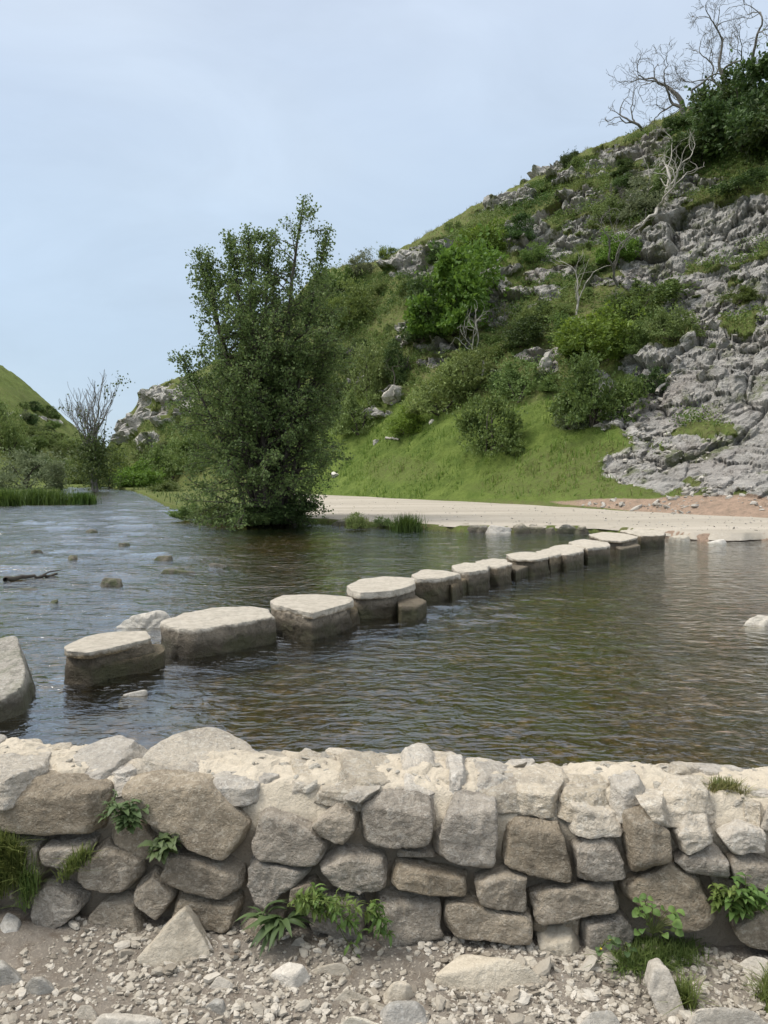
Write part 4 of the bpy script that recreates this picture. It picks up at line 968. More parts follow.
# ---- the big alder by the water
TB = at_z(268, 522, WZ + .1); KT = TB[1] / F
def alder():
    rng = np.random.default_rng(21)
    root = empty('alder_tree', (TB[0], TB[1], WZ + .02), 'tall dark green alder with several stems at the water edge', 'tree')
    # half width of the crown against height, in metres, from the outline of the tree
    hz = np.array([0, .4, 1.5, 3, 4.5, 6, 7.2, 8.2, 9.2, 10.2, 11.0, 11.7]); L_ = np.array([2.9, 3.3, 3.1, 3.2, 3.0, 2.8, 2.55, 2.6, 2.7, 2.1, 1.0, .1]); R_ = np.array([1.2, 1.7, 2.5, 3.0, 3.0, 2.9, 2.6, 2.2, 1.9, 2.1, 1.75, .9])
    stems = [((-.15, 0), (-.75, .1, 10.1)), ((.15, .1), (1.05, 0, 10.9)), ((-.5, .2), (-2.1, .3, 9.2)), ((.4, -.1), (1.7, -.4, 8.4)), ((0, -.3), (-.2, -1.4, 8.0)), ((.1, .4), (.2, 1.4, 8.6)), ((-.6, -.2), (-2.5, -.7, 5.6)), ((.6, .2), (2.2, .6, 6.2)), ((.5, 0), (2.5, .1, 7.2)), ((.3, -.2), (1.6, -.9, 6.0)), ((-.1, .1), (.15, .3, 10.0)), ((-.2, 0), (-2.15, .2, 9.1)), ((.2, .1), (2.0, .1, 9.7)), ((-.1, .2), (-1.35, -.3, 9.7))]
    lines, C, Dv = [], [], []
    for si, (b, tp) in enumerate(stems):
        n = 18; f = np.linspace(0, 1, n)[:, None]
        b3 = np.array([b[0], b[1], -.15]); t3 = np.array(tp)
        P = b3 + (t3 - b3) * f ** np.array([[1.25, 1.25, 1]]) + np.cumsum(rng.normal(0, .035, (n, 3)), 0) * f
        H = tp[2]; rad = .15 * (1 - f[:, 0]) ** .8 * (H / 11) + .012
        lines.append((P, rad))
        z = .25 if si < 9 else 1
        while z < H - .15:
            q = np.array([np.interp(z, P[:, 2], P[:, k]) for k in range(3)])
            if z < 1.7 and rng.uniform() < .6: z += .1; continue
            az = rng.uniform(0, 2 * math.pi); dx, dy = math.cos(az), math.sin(az)
            edge = np.interp(q[2], hz, L_) if dx < 0 else np.interp(q[2], hz, R_)
            room = edge - abs(q[0]) * (1 if (dx < 0) == (q[0] < 0) else -1) * abs(dx)
            room = max(room, .25)
            ln = min(room * rng.uniform(.55, 1.08), 2.9, .35 + (H - z) * .55)
            upz = rng.uniform(.15, .75) if z > 2 else rng.uniform(-.15, .35)
            Bp, _ = wander(rng, q, (dx, dy, upz), ln, 7, .12, .015 if z > 2.5 else -.04)
            Bp[:, 2] = np.maximum(Bp[:, 2], .12)
            lines.append((Bp, np.linspace(max(.006, .016 * ln), .004, 8)))
            # twigs and leaves along the outer part of the limb
            nt = int(3 + ln * 7)
            for _ in range(nt):
                g = rng.uniform(.25, 1) ** .8; k = int(g * 6.99); base = Bp[k] + (Bp[k + 1] - Bp[k]) * rng.uniform()
                td = (Bp[k + 1] - Bp[k]); td = td / np.linalg.norm(td) + rng.normal(0, .75, 3); td /= np.linalg.norm(td)
                tl = rng.uniform(.15, .48)
                end = base + td * tl; end[2] = max(end[2], .05)
                if g > .6: lines.append((np.array([base, (base + end) / 2 + rng.normal(0, .02, 3), end]), [.006, .005, .003]))
                m = rng.integers(6, 12)
                w = rng.uniform(.15, 1.08, m)[:, None]
                C.append(base + (end - base) * w + rng.normal(0, .055, (m, 3)))
                Dv.append(td + rng.normal(0, .9, (m, 3)) + np.array([0, 0, -.25]))
            z += rng.uniform(.10, .26) if z < 6.0 else rng.uniform(.14, .30)
    for b, tp in stems:      # leafy leaders
        for q in lines:
            if len(q[0]) == 18 and abs(q[0][-1][2] - tp[2]) < .6:
                for g in np.linspace(.84, 1.0, 22):
                    c_ = np.array([np.interp(g, np.linspace(0, 1, 18), q[0][:, k]) for k in range(3)]); C.append(c_ + rng.normal(0, .13, (9, 3))); Dv.append(rng.normal(0, 1, (9, 3)) + [0, 0, .4])
    C = np.concatenate(C); Dv = np.concatenate(Dv)
    C[:, 2] = np.maximum(C[:, 2], .06)
    V, Q = tubes(lines, 5)
    build('trunk', V, Q, BARK, root)
    V, Q = leaf_quads(C, Dv, rng.uniform(.06, .115, len(C)), rng, .8)
    build('crown', V, Q, LEAF_ALDER, root, attrs=dict(tint=np.repeat(rng.beta(2, 2, len(C)), 4)), smooth=False)
    print('alder leaves', len(C))
alder()

# ---- foliage clumps for shrubs
def clump(rng, w, h, nleaf, leaf, nblob=12, flat=.5, ragged=.25, wid=.7):
    """light and dark lobes round a shrub's frame: leaves on and inside many small domes, shoots sticking out"""
    bl = []
    for _ in range(nblob):
        a = rng.uniform(0, 2 * math.pi); rr = math.sqrt(rng.uniform(0, 1)) * .46 * w; z = rng.uniform(.0, .84) * h * (1 - .75 * (rr / (.5 * w)) ** 2)
        bl.append((math.cos(a) * rr, math.sin(a) * rr, z, rng.uniform(.08, .22) * w))
    bl.append((0, 0, .3 * h, .26 * w)); bl.append((.1 * w, .1 * w, .12 * h, .24 * w)); bl.append((-.15 * w, -.1 * w, .1 * h, .24 * w))
    C, D = [], []
    per = nleaf // len(bl)
    for x, y, z, r in bl:
        d = rng.normal(size=(per, 3)); d[:, 2] += .35; d /= np.linalg.norm(d, axis=1, keepdims=True)
        rad = r * rng.uniform(.5, 1.2, per)[:, None]
        C.append(np.array([x, y, z]) + d * rad * np.array([1, 1, flat + .35])); D.append(d * .7 + rng.normal(0, .6, (per, 3)))
    ns = int(nblob * 4 * ragged * 4)
    lines = []
    for _ in range(ns):
        x, y, z, r = bl[rng.integers(len(bl))]; d = rng.normal(size=3); d[2] = abs(d[2]) + .3; d /= np.linalg.norm(d)
        b = np.array([x, y, z]) + d * r * .8; e = b + d * w * rng.uniform(.08, .32)
        m = 10; f = rng.uniform(0, 1, m)[:, None]
        C.append(b + (e - b) * f + rng.normal(0, leaf * .35, (m, 3))); D.append(d + rng.normal(0, .8, (m, 3)))
    C = np.concatenate(C); D = np.concatenate(D); C[:, 2] = np.maximum(C[:, 2], .02 * h)
    for _ in range(7):
        a = rng.uniform(0, 2 * math.pi); x, y, z, r = bl[rng.integers(len(bl))]
        P, _d = wander(rng, (math.cos(a) * .06 * w, math.sin(a) * .06 * w, -.15), (x * .6, y * .6, z + .2), math.hypot(math.hypot(x, y), z) + .2, 6, .14)
        lines.append((P, np.linspace(.03 * w * .8, .008, 7)))
    sd = int(rng.integers(1e6)); Wc = C / w * 3.2
    C = C + .20 * w * np.stack([fbm(Wc, 3, sd), fbm(Wc, 3, sd + 5), .8 * fbm(Wc, 3, sd + 9)], 1)
    ok = fbm(C / w * 6, 2, sd + 20) < rng.uniform(.12, .5, len(C)); C, D = C[ok], D[ok]; C[:, 2] = np.maximum(C[:, 2], .02 * h)
    V, Q = leaf_quads(C, D, rng.uniform(.55, 1.45, len(C)) * leaf, rng, wid)
    return V, Q, np.repeat(rng.beta(2, 2, len(C)), 4), lines
PROTO = {}
def proto(kind, seed, mat, w, h, nleaf, leaf, **kw):
    rng = np.random.default_rng(seed); V, Q, T, ln = clump(rng, w, h, nleaf, leaf, **kw)
    fm = build(kind + '_foliage', V, Q, mat, smooth=False, attrs=dict(tint=T)).data
    TV, TQ = tubes(ln, 5); tm = build(kind + '_stem', TV, TQ, BARK).data
    for nm in (kind + '_foliage', kind + '_stem'):
        bpy.data.objects.remove(bpy.data.objects[nm])
    PROTO[kind] = (fm, tm, w, h)
for j in range(3):
    proto('dark%d' % j, 30 + j, LEAF_DARK, 3.2, 3.2, 9000, .14, nblob=16)
    proto('mid%d' % j, 40 + j, LEAF_MID, 2.8, 2.5, 8000, .11, nblob=16)
    proto('olive%d' % j, 50 + j, LEAF_OLIVE, 2.6, 1.8, 5200, .10, nblob=14, ragged=.6)
proto('bright0', 60, LEAF_BRIGHT, 4.0, 4.6, 12000, .19, nblob=20, ragged=.3)
proto('bright1', 61, LEAF_BRIGHT, 3.0, 3.0, 8000, .15, nblob=16, ragged=.3)
proto('willow0', 62, LEAF_WILLOW, 5.0, 4.0, 9000, .2, nblob=18, wid=.4)
proto('willow1', 63, LEAF_WILLOW, 2.6, 2.0, 5000, .12, nblob=14, ragged=.5, wid=.45)
rng_s = random.Random(4)
def shrub(px, py, wpx, hpx, kind, label, group=None, name='shrub', cat='shrub', sink=.1):
    c = on_terrain(px, py); k = c[1] / F
    fm, tm, w, h = PROTO[kind]
    o = bpy.data.objects.new(name, None); COL.objects.link(o); o.empty_display_size = .2
    o.location = (float(c[0]), float(c[1]), float(c[2]) - sink); o.rotation_euler = (0, 0, rng_s.uniform(0, 6.28))
    s = wpx * k / w; o.scale = (s, s, hpx * k / h)
    tag(o, label, cat, group)
    f = bpy.data.objects.new('foliage', fm); COL.objects.link(f); f.parent = o
    t = bpy.data.objects.new('stem', tm); COL.objects.link(t); t.parent = o
    return o
# hillside shrubs: (foot x, foot y, width, height, kind, label) in photograph pixels
for a in [
 (456, 332, 92, 122, 'bright0', 'large bright green leafy tree halfway up the slope'),
 (430, 338, 54, 70, 'dark0', 'dark shrub in the lower shade of the large bright green tree'),
 (412, 305, 34, 36, 'mid0', 'mid green shrub beside the large bright tree towards the skyline'),
 (488, 256, 46, 44, 'bright1', 'fresh green shrub just above the large bright tree'),
 (489, 455, 70, 76, 'mid1', 'round bushy hawthorn standing alone on the lush grass bank'),
 (440, 412, 74, 52, 'olive0', 'spreading olive scrub behind the lone round hawthorn'),
 (470, 390, 70, 44, 'olive1', 'pale olive scrub higher behind the lone round hawthorn'),
 (520, 400, 56, 40, 'olive2', 'olive thicket between the lone hawthorn and tall pale boulder'),
 (408, 432, 42, 30, 'bright1', 'small yellow green bush at the top edge of the grass bank'),
 (372, 398, 50, 60, 'olive1', 'straggly brown green thorn tree above the jutting boulder'),
 (398, 384, 30, 50, 'dark1', 'dark little thorn tree rising behind the jutting pale boulder'),
 (345, 330, 52, 60, 'mid2', 'mid green trees below the skyline behind the alder'),
 (334, 292, 40, 42, 'mid0', 'loose leafy tree on the skyline beside the alder'),
 (366, 276, 34, 26, 'willow1', 'grey green bush topping the skyline beyond the alder'),
 (391, 264, 26, 22, 'mid1', 'tiny bush on the skyline where the hill steepens'),
 (362, 432, 50, 44, 'olive2', 'olive bush at the grass edge near the alder'),
 (342, 404, 56, 74, 'mid0', 'green thicket partly hidden behind the alder crown'),
 (596, 424, 74, 84, 'mid2', 'tall green hawthorn clump beside the grey scree'),
 (576, 428, 46, 34, 'willow1', 'grey leaved bush low in front of the tall hawthorn clump'),
 (602, 360, 80, 66, 'bright1', 'light green hawthorn mass above the tall hawthorn clump'),
 (570, 342, 44, 34, 'mid1', 'green bush between the light hawthorn mass and the rock bands'),
 (648, 312, 84, 44, 'mid0', 'broad green bush growing under the grey cliff'),
 (676, 338, 56, 34, 'olive0', 'olive bush with pale blossom low under the grey cliff'),
 (655, 392, 32, 36, 'dark2', 'small dark bush on the scree top by the white branch'),
 (636, 356, 40, 44, 'mid1', 'shadowy green bush in the gully under the cliff'),
 (524, 346, 60, 34, 'dark1', 'dark green bramble mass in the middle of the slope'),
 (558, 322, 36, 24, 'mid2', 'green bramble patch against the grey rock bands'),
 (486, 362, 40, 26, 'mid0', 'mid green bush below the dark bramble mass'),
 (519, 240, 32, 28, 'dark0', 'small dark bush alone between two grey ledges'),
 (533, 262, 30, 22, 'mid2', 'low green bush on the ledge below the small dark bush'),
 (616, 262, 34, 40, 'bright1', 'yellow green sapling clump above the broad green bush'),
 (742, 192, 48, 30, 'dark2', 'round dark bush on the grassy brow above the cliff'),
 (738, 302, 42, 20, 'mid1', 'flat green bush in a cleft of the lower cliff'),
 (700, 168, 62, 52, 'dark1', 'dark bush below the dead trees on the brow'),
 (748, 152, 98, 98, 'dark0', 'big dark evergreen tree on the hill brow'),
 (800, 150, 110, 120, 'dark2', 'dark tree at the picture edge beside the big evergreen'),
 (720, 128, 62, 60, 'dark1', 'dark ivy covered bush at the foot of the tallest dead tree'),
 (640, 218, 66, 40, 'willow1', 'grey green straggly bush round the bleached dead trunks'),
 (610, 222, 36, 28, 'olive0', 'dusty olive bush beside the bleached dead trunks'),
 (668, 196, 36, 26, 'olive2', 'brownish bush behind the bleached dead trunks'),
 (684, 130, 40, 24, 'dark2', 'low dark bush at the foot of the spreading dead tree'),
 # far left and behind the alder
 (26, 489, 74, 54, 'willow0', 'round grey green willow on the far river bank'),
 (86, 484, 44, 30, 'mid1', 'low green bush beneath the distant bare tree'),
 (112, 486, 40, 46, 'mid2', 'leafy bush hugging the bare tree near the crag'),
 (62, 482, 40, 26, 'olive1', 'brown green bush between the willow and the bare tree'),
 (140, 487, 46, 32, 'bright1', 'yellow green bush below the distant crag'),
 (172, 480, 54, 44, 'olive0', 'olive bush at the crag foot next to the alder'),
 (168, 491, 40, 18, 'mid0', 'low bank bush at the waterside left of the alder'),
 (196, 470, 50, 50, 'mid1', 'green tree behind the alder on the crag side'),
 (140, 462, 34, 20, 'olive2', 'small scrub bush on the crag lower slope'),
 (6, 452, 40, 50, 'olive1', 'grey brown half bare bush on the far hill foot'),
 (64, 452, 46, 16, 'olive0', 'dark scrub streak on the far green hill'),
 (88, 462, 40, 20, 'mid0', 'scrub clump in the dip between far hill and crag'),
]: shrub(*a)
# bushes along the water
def bank_plant(px, py, wpx, hpx, kind, label, name='bush', z=LAND - .1):
    c = at_z(px, py, z); fm, tm, w, h = PROTO[kind]; k = c[1] / F
    o = bpy.data.objects.new(name, None); COL.objects.link(o); o.location = [float(v) for v in c]; s = wpx * k / w; o.scale = (s, s, hpx * k / h)
    tag(o, label, 'bush')
    for nm, me in (('foliage', fm), ('stem', tm)):
        f = bpy.data.objects.new(nm, me); COL.objects.link(f); f.parent = o
bank_plant(214, 521, 60, 20, 'mid1', 'low green bush leaning over the water beside the alder')
bank_plant(190, 518, 40, 22, 'mid0', 'small green bush trailing into the river upstream of the alder')
bank_plant(292, 523, 54, 32, 'dark1', 'dark ivy bush round the alder foot')
bank_plant(252, 524, 54, 22, 'dark0', 'dark leafy undergrowth beneath the alder on the waterline')
bank_plant(356, 528, 24, 17, 'olive1', 'yellowish weed clump on the bank beside the reed tuft')
bank_plant(384, 526, 22, 10, 'olive0', 'low brown weed clump between bank boulders')
# unnumbered scrub on the rough parts: individuals that share one label
rs = np.random.default_rng(9); made = 0
zones = [(330, 470, 250, 400, .5), (420, 600, 230, 400, .9), (560, 690, 150, 340, 1), (660, 768, 280, 470, .35), (480, 700, 130, 215, .5), (112, 200, 400, 482, .5), (0, 100, 405, 480, .9)]
while made < 150:
    x0, x1, y0, y1, wt = zones[rs.integers(len(zones))]
    if rs.uniform() > wt: continue
    px, py = rs.uniform(x0, x1), rs.uniform(y0, y1)
    sky = np.interp(px, [q[0] for q in SKY_PX], [q[1] for q in SKY_PX])
    if py < sky + 8 or (py > 400 and 210 < px < 640): continue
    c = on_terrain(px, py)
    rkv = mask(ROCK, np.array([c[0]]), np.array([c[1]]), np.array([c[2]]))[0]
    if rkv > .45 and rs.uniform() > .15: continue
    w = rs.uniform(8, 26) if rkv < .55 else rs.uniform(5, 12)
    kind = rs.choice(['olive0', 'olive1', 'olive2', 'mid0', 'mid1', 'mid2', 'dark0', 'willow1'])
    shrub(px, py, w, w * rs.uniform(.5, .9), kind, 'small scrubby bush clinging to the rough hillside', 'small scrub bushes on the hillside', 'scrub_bush', 'bush', .05); made += 1

# ---- dead and bare trees
def dead_tree(px, py, hpx, seed, label, mat=BARK_DEAD, top=5, lean=(0, 0), rad=.16, wob=.24, spread=.75, first=.34, forks=(2, 3), n0=1, name='dead_tree', up=.04, pos=None):
    c = on_terrain(px, py) if pos is None else pos
    k = c[1] / F; H = hpx * k; rng = np.random.default_rng(seed)
    root = empty(name, c - np.array([0, 0, .15]), label, 'tree')
    lines, tips = [], []
    for j in range(n0):
        grow(rng, (rng.normal(0, .12) * (n0 > 1), rng.normal(0, .12) * (n0 > 1), -.1), (lean[0] + rng.normal(0, .25) * (n0 > 1), lean[1], 1), H * first, rad, 0, top, lines, tips, wob, up, forks, spread, (.62, .86))
    zt = max(float(P[:, 2].max()) for P, r in lines); f = H / zt
    lines = [(P * f, np.maximum(r * min(f, 1.2), (.012 if top < 6 else .009) * c[1] / 60)) for P, r in lines]
    trunk = lines[:1]; rest = lines[1:]
    V, Q = tubes(trunk, 8); tr = build('trunk', V, Q, mat, root)
    V, Q = tubes(rest, 5); build('branches', V, Q, mat, tr)
    return root, lines, tips, f
dead_tree(684, 122, 78, 71, 'wide spreading dead grey tree on the skyline brow', lean=(-.15, 0), rad=.24, spread=.8, top=7, first=.25)
dead_tree(724, 104, 96, 72, 'tallest bare dead tree on the skyline above the evergreen', lean=(.05, 0), rad=.18, spread=.6, top=7, first=.25)
dead_tree(706, 118, 76, 79, 'thin bare dead tree between the two skyline dead trees', rad=.12, spread=.55, top=6)
dead_tree(752, 96, 88, 80, 'bare dead tree rising behind the big evergreen', rad=.2, spread=.6, lean=(-.2, 0))
dead_tree(648, 133, 52, 73, 'stooped low dead tree leaning over the skyline', lean=(-.55, 0), rad=.13, spread=.8, top=4)
dead_tree(664, 212, 92, 74, 'bleached white dead tree with forked trunk on the slope', BARK_PALE, lean=(-.1, 0), rad=.16, spread=.45, n0=2, top=4)
dead_tree(646, 208, 60, 81, 'short bleached dead tree beside the forked white trunk', BARK_PALE, lean=(-.3, 0), rad=.10, spread=.6, top=3)
dead_tree(576, 318, 72, 75, 'slim pale dead tree rising against the grey rock bands', BARK_PALE, rad=.09, spread=.35, top=3, first=.5)
dead_tree(620, 290, 76, 82, 'twisted bare tree in the bushes under the cliff', BARK_DEAD, rad=.09, spread=.6, top=4)
dead_tree(474, 362, 62, 76, 'thin white dead sapling cluster above the olive scrub', BARK_PALE, rad=.06, spread=.45, top=3, first=.45, n0=3)
dead_tree(396, 398, 46, 83, 'bare dark thorn tree by the jutting boulder', BARK, rad=.07, spread=.7, top=4, n0=2)
rq = np.random.default_rng(77); made = 0
while made < 12:
    px, py = rq.uniform(350, 690), rq.uniform(190, 400)
    if py < np.interp(px, [q[0] for q in SKY_PX], [q[1] for q in SKY_PX]) + 15: continue
    r_, *_x = dead_tree(px, py, rq.uniform(16, 34), 300 + made, 'small grey leafless scrub standing amid the hillside bushes', BARK_DEAD, rad=.05, spread=.6, top=4, n0=3, first=.4, name='bare_scrub')
    r_['group'] = 'leafless scrub on the hillside'; r_['category'] = 'bush'; made += 1
# broken post and fallen wood
def stick(pts, r0, r1, mat, name, label, cat, seed):
    rng = np.random.default_rng(seed); P = np.array(pts); f = np.linspace(0, 1, 9); k = np.linspace(0, 1, len(P))
    Pn = np.stack([np.interp(f, k, P[:, i]) for i in range(3)], 1) + rng.normal(0, r0 * .5, (9, 3))
    V, Q = tubes([(Pn, np.linspace(r0, r1, 9))], 8); return tag(build(name, V, Q, mat, loc=Pn[0]), label, cat)
c = on_terrain(481, 388); stick([c - [0, 0, .2], c + [.12, 0, 1.0], c + [.2, 0, 1.75]], .075, .05, BARK_PALE, 'dead_stump', 'broken pale snag sticking up from the olive scrub', 'stump', 1)
a_, b_ = on_terrain(386, 442), on_terrain(400, 444); stick([a_ + [0, -.1, .22], (a_ + b_) / 2 + [0, -.1, .30], b_ + [0, -.1, .2]], .09, .05, BARK_PALE, 'fallen_log', 'fallen bleached log lying on the grass bank', 'log', 2)
a_, b_, e_ = on_terrain(652, 398), on_terrain(668, 388), on_terrain(682, 394)
stick([a_ + [0, -.3, .2], b_ + [0, -.3, .45], e_ + [0, -.3, .2]], .10, .04, BARK_PALE, 'fallen_branch', 'bleached bent branch lying at the scree top', 'branch', 3)
# bare tree by the river bend, one limb still in leaf
c0 = at_z(95, 489.5, LAND)
root, lines, tips, f = dead_tree(95, 489, 120, 78, 'half dead tree by the river bend with leaves on one limb', BARK_DEAD, pos=c0, rad=.24, spread=.3, first=.36, n0=3, top=5, name='riverside_tree', up=.09, wob=.12)
rng = np.random.default_rng(12); C, D = [], []
for P, r in lines:
    for q in P[1:]:
        if (q[0] > 2.0 and q[2] > 9 and rng.uniform() < .35) or q[2] < 4.0 and rng.uniform() < .3 or rng.uniform() < .004:
            m = 26 if q[2] < 5 else 20
            C.append(q + rng.normal(0, .42, (m, 3))); D.append(rng.normal(0, 1, (m, 3)))
for _ in range(150):
    q = np.array([rng.normal(0, 1.0), rng.normal(0, .8), rng.uniform(.5, 4.6)]); C.append(q + rng.normal(0, .4, (14, 3))); D.append(rng.normal(0, 1, (14, 3)))
C = np.concatenate(C); D = np.concatenate(D); V, Q = leaf_quads(C, D, .24, rng, .75)
build('crown', V, Q, LEAF_ALDER, root, smooth=False, attrs=dict(tint=np.repeat(rng.beta(2, 2, len(C)), 4)))

# ---- reeds
def blades(rng, base, n, h, wdt, lean, segs=3, spreadr=.1, hvar=.35):
    """curved tapering blades; base: function n -> n x 3 feet"""
    B = base(n); a = rng.uniform(0, 2 * math.pi, n); ln = h * rng.uniform(1 - hvar, 1 + hvar, n); le = np.abs(rng.normal(0, lean, n))
    dx, dy = np.cos(a), np.sin(a); V = []
    for s in range(segs + 1):
        f = s / segs; out = le * ln * f ** 2; up = ln * f * (1 - .25 * le * f)
        cx = B[:, 0] + dx * out; cy = B[:, 1] + dy * out; cz = B[:, 2] + up; w = wdt * (1 - f ** 1.6) * .5 + .0004
        V.append(np.stack([np.stack([cx - dy * w, cy + dx * w, cz], 1), np.stack([cx + dy * w, cy - dx * w, cz], 1)], 1))
    V = np.stack(V, 1).reshape(n, -1, 3); k = 2 * (segs + 1)
    q = np.array([[2 * s, 2 * s + 1, 2 * s + 3, 2 * s + 2] for s in range(segs)])
    Q = (q[None] + (np.arange(n) * k)[:, None, None]).reshape(-1, 4)
    return V.reshape(-1, 3), Q, np.repeat(rng.beta(2, 2, n), k)
def reed(px, py, wpx, hpx, n, label, seed, mat=LEAF_REED, z=WZ, depth=.5):
    c = at_z(px, py, z); k = c[1] / F; rng = np.random.default_rng(seed); w = wpx * k
    def base(m):
        q = rng.normal(0, .33, (m, 2)); return np.stack([c[0] + q[:, 0] * w * .75, c[1] + w * depth * .4 + q[:, 1] * w * depth, np.full(m, z - .05)], 1)
    V, Q, T = blades(rng, base, n, hpx * k * .95, max(.02, .9 * k), .45)
    return tag(build('reed_tuft', V, Q, mat, loc=c, attrs=dict(tint=T), smooth=False), label, 'reeds')
reed(30, 504, 64, 15, 2600, 'long bank of green reeds under the far willow', 801, depth=.4)
reed(4, 506, 24, 17, 900, 'darker reed clump at the picture edge by the far bank', 803, depth=.5)
reed(81, 504, 22, 12, 900, 'small reed island alone in the upper river', 802)
reed(407, 531, 26, 17, 700, 'bright green reed tuft on the far bank below the path', 804)
reed(358, 528, 20, 12, 350, 'sparse yellow reeds on the bank near the alder', 805, GRASS_DRY)

# ---- grass of the hillside
def hill_grass(name, n, seed, mat, test, h, w, label):
    rng = np.random.default_rng(seed)
    Pt = TER_P; nu, ny = Pt.shape[:2]
    ui = rng.integers(0, nu - 1, n * 8); yi = rng.integers(0, ny - 1, n * 8)
    p00, p10, p01 = Pt[ui, yi], Pt[ui + 1, yi], Pt[ui, yi + 1]
    ar = np.linalg.norm(np.cross(p10 - p00, p01 - p00), axis=1)
    rk, dr, ea = TER_A['rock'][ui, yi], TER_A['dry'][ui, yi], TER_A['earth'][ui, yi]
    uu = p00[:, 0] / p00[:, 1]
    ok = test(p00, uu, rk, dr, ea) & (rng.uniform(0, 1, n * 8) < np.clip(ar / .10, 0, 1))
    B = (p00 + (p10 - p00) * rng.uniform(0, 1, (n * 8, 1)) + (p01 - p00) * rng.uniform(0, 1, (n * 8, 1)))[ok][:n]
    cl = fbm(B * 1.1, 3, 6) + .6 * fbm(B * np.array([.3, 1.5, 2.5]), 2, 7)
    B = B[rng.uniform(0, 1, len(B)) < .55 + 1.3 * cl]
    V, Q, T = blades(rng, lambda m: B - [0, 0, .03], len(B), h * (1 + 1.5 * fbm(B * .9, 3, 6)).clip(.3, 2), w, .6, 2)
    print(name, len(B))
    tag(build(name, V, Q, mat, attrs=dict(tint=np.clip(T * .7 + .3 * np.repeat(.5 + 1.7 * fbm(B * .45, 4, 5), 6), 0, 1)), smooth=False), label, 'grass', kind='stuff')
def lush(p, u, rk, dr, ea): return (p[:, 1] > FOOT(u) + .3) & (p[:, 1] < FOOT(u) + 18) & (u > -.14) & (u < .62) & (rk < .3) & (dr < .62) & (ea < .3) & (p[:, 2] > LAND)
def dryt(p, u, rk, dr, ea): return (p[:, 1] > FOOT(u) + .5) & (p[:, 1] < YS(u) + 3) & (u > -.3) & (u < .62) & (rk < .45) & (dr > .25) & (ea < .4)
def bankg(p, u, rk, dr, ea): return (p[:, 1] > YW(u) + .3) & (p[:, 1] < FOOT(u) + 1) & (u > -.36) & (u < -.12) & (p[:, 1] < 100)
def undergrowth(n, seed):
    rng = np.random.default_rng(seed); Pt = TER_P; nu, ny = Pt.shape[:2]
    ui = rng.integers(0, nu - 1, n * 14); yi = rng.integers(0, ny - 1, n * 14); p = Pt[ui, yi]
    ar = np.linalg.norm(np.cross(Pt[ui + 1, yi] - p, Pt[ui, yi + 1] - p), axis=1)
    rk, dr, ea = TER_A['rock'][ui, yi], TER_A['dry'][ui, yi], TER_A['earth'][ui, yi]; uu = p[:, 0] / p[:, 1]
    den = .42 + 1.9 * fbm(p * .35, 3, 15) + .5 * sstep(.3, .9, dr) - 2.2 * sstep(.2, .5, rk)
    ok = (p[:, 1] > FOOT(uu) + 3) & (p[:, 1] < YS(uu) - 5) & (uu > -.35) & (uu < .6) & (dr > .62) & (ea < .3) & (rng.uniform(0, 1, n * 14) < np.clip(ar / .1, 0, 1) * den) & (p[:, 2] > 1)
    c = p[ok][:n]; m = 22
    hgt = rng.uniform(.15, .75, len(c)) * (1 + 1.0 * fbm(c * .4, 2, 19)).clip(.3, 1.5)
    C = c[:, None, :] + rng.normal(0, 1, (len(c), m, 3)) * np.stack([hgt * .5, hgt * .5, hgt * .3], 1)[:, None, :] + np.stack([hgt * 0, hgt * 0, hgt * .5], 1)[:, None, :]
    D = rng.normal(0, 1, (len(c), m, 3)) + [0, -.2, .4]
    V, Q = leaf_quads(C.reshape(-1, 3), D.reshape(-1, 3), rng.uniform(.09, .17, len(c) * m), rng, .6)
    T = np.repeat(np.clip(np.repeat(.5 + .8 * fbm(c * .25, 2, 23) + rng.normal(0, .2, len(c)), m) + rng.normal(0, .12, len(c) * m), 0, 1), 4)
    print('undergrowth', len(c))
    tag(build('undergrowth', V, Q, LEAF_UNDER, attrs=dict(tint=T), smooth=False), 'tangled low undergrowth covering the rough middle slope', 'undergrowth', kind='stuff')
undergrowth(26000, 905)
hill_grass('grass', 170000, 901, GRASS, lush, .27, .05, 'lush bright green grass covering the bank above the path')
hill_grass('dry_grass', 90000, 902, GRASS_DRY, dryt, .26, .05, 'dry yellowish grass on the upper hillside')
hill_grass('bank_grass', 20000, 903, LEAF_DARK, bankg, .3, .06, 'rank green grass along the far river bank')

# ------------------------------------------------------------------ near plants
def leaf_strip(base, d, nrm, length, width, segs=5, curl=.5, prof=None, serr=0.0):
    """one modelled leaf: folded blade with a midrib"""
    d = d / np.linalg.norm(d); side = np.cross(d, nrm); side /= np.linalg.norm(side) + 1e-9; up = np.cross(side, d)
    V = []
    for s in range(segs + 1):
        f = s / segs; w = width * .5 * (math.sin(math.pi * min(1, f * .92 + .08)) ** .8 if prof is None else prof(f))
        if serr and s % 2: w *= 1 - serr
        c = base + d * length * f + up * (.18 * length * math.sin(f * math.pi * .9) - curl * length * f * f * .5)
        V += [c - side * w + up * w * .35, c, c + side * w + up * w * .35]
    Q = []
    for s in range(segs):
        a = s * 3; Q += [(a, a + 1, a + 4, a + 3), (a + 1, a + 2, a + 5, a + 4)]
    return np.array(V), np.array(Q)
def collect(parts):
    V, Q, T, off = [], [], [], 0
    for v, q, t in parts:
        V.append(v); Q.append(q + off); T.append(np.full(len(v), t)); off += len(v)
    return np.concatenate(V), np.concatenate(Q), np.concatenate(T)
def wall_spot(px, py, out=.0):
    s, z = wall_pt(px, py); return wall_world(s, -out, z)
UP = np.array([0, 0, 1.])
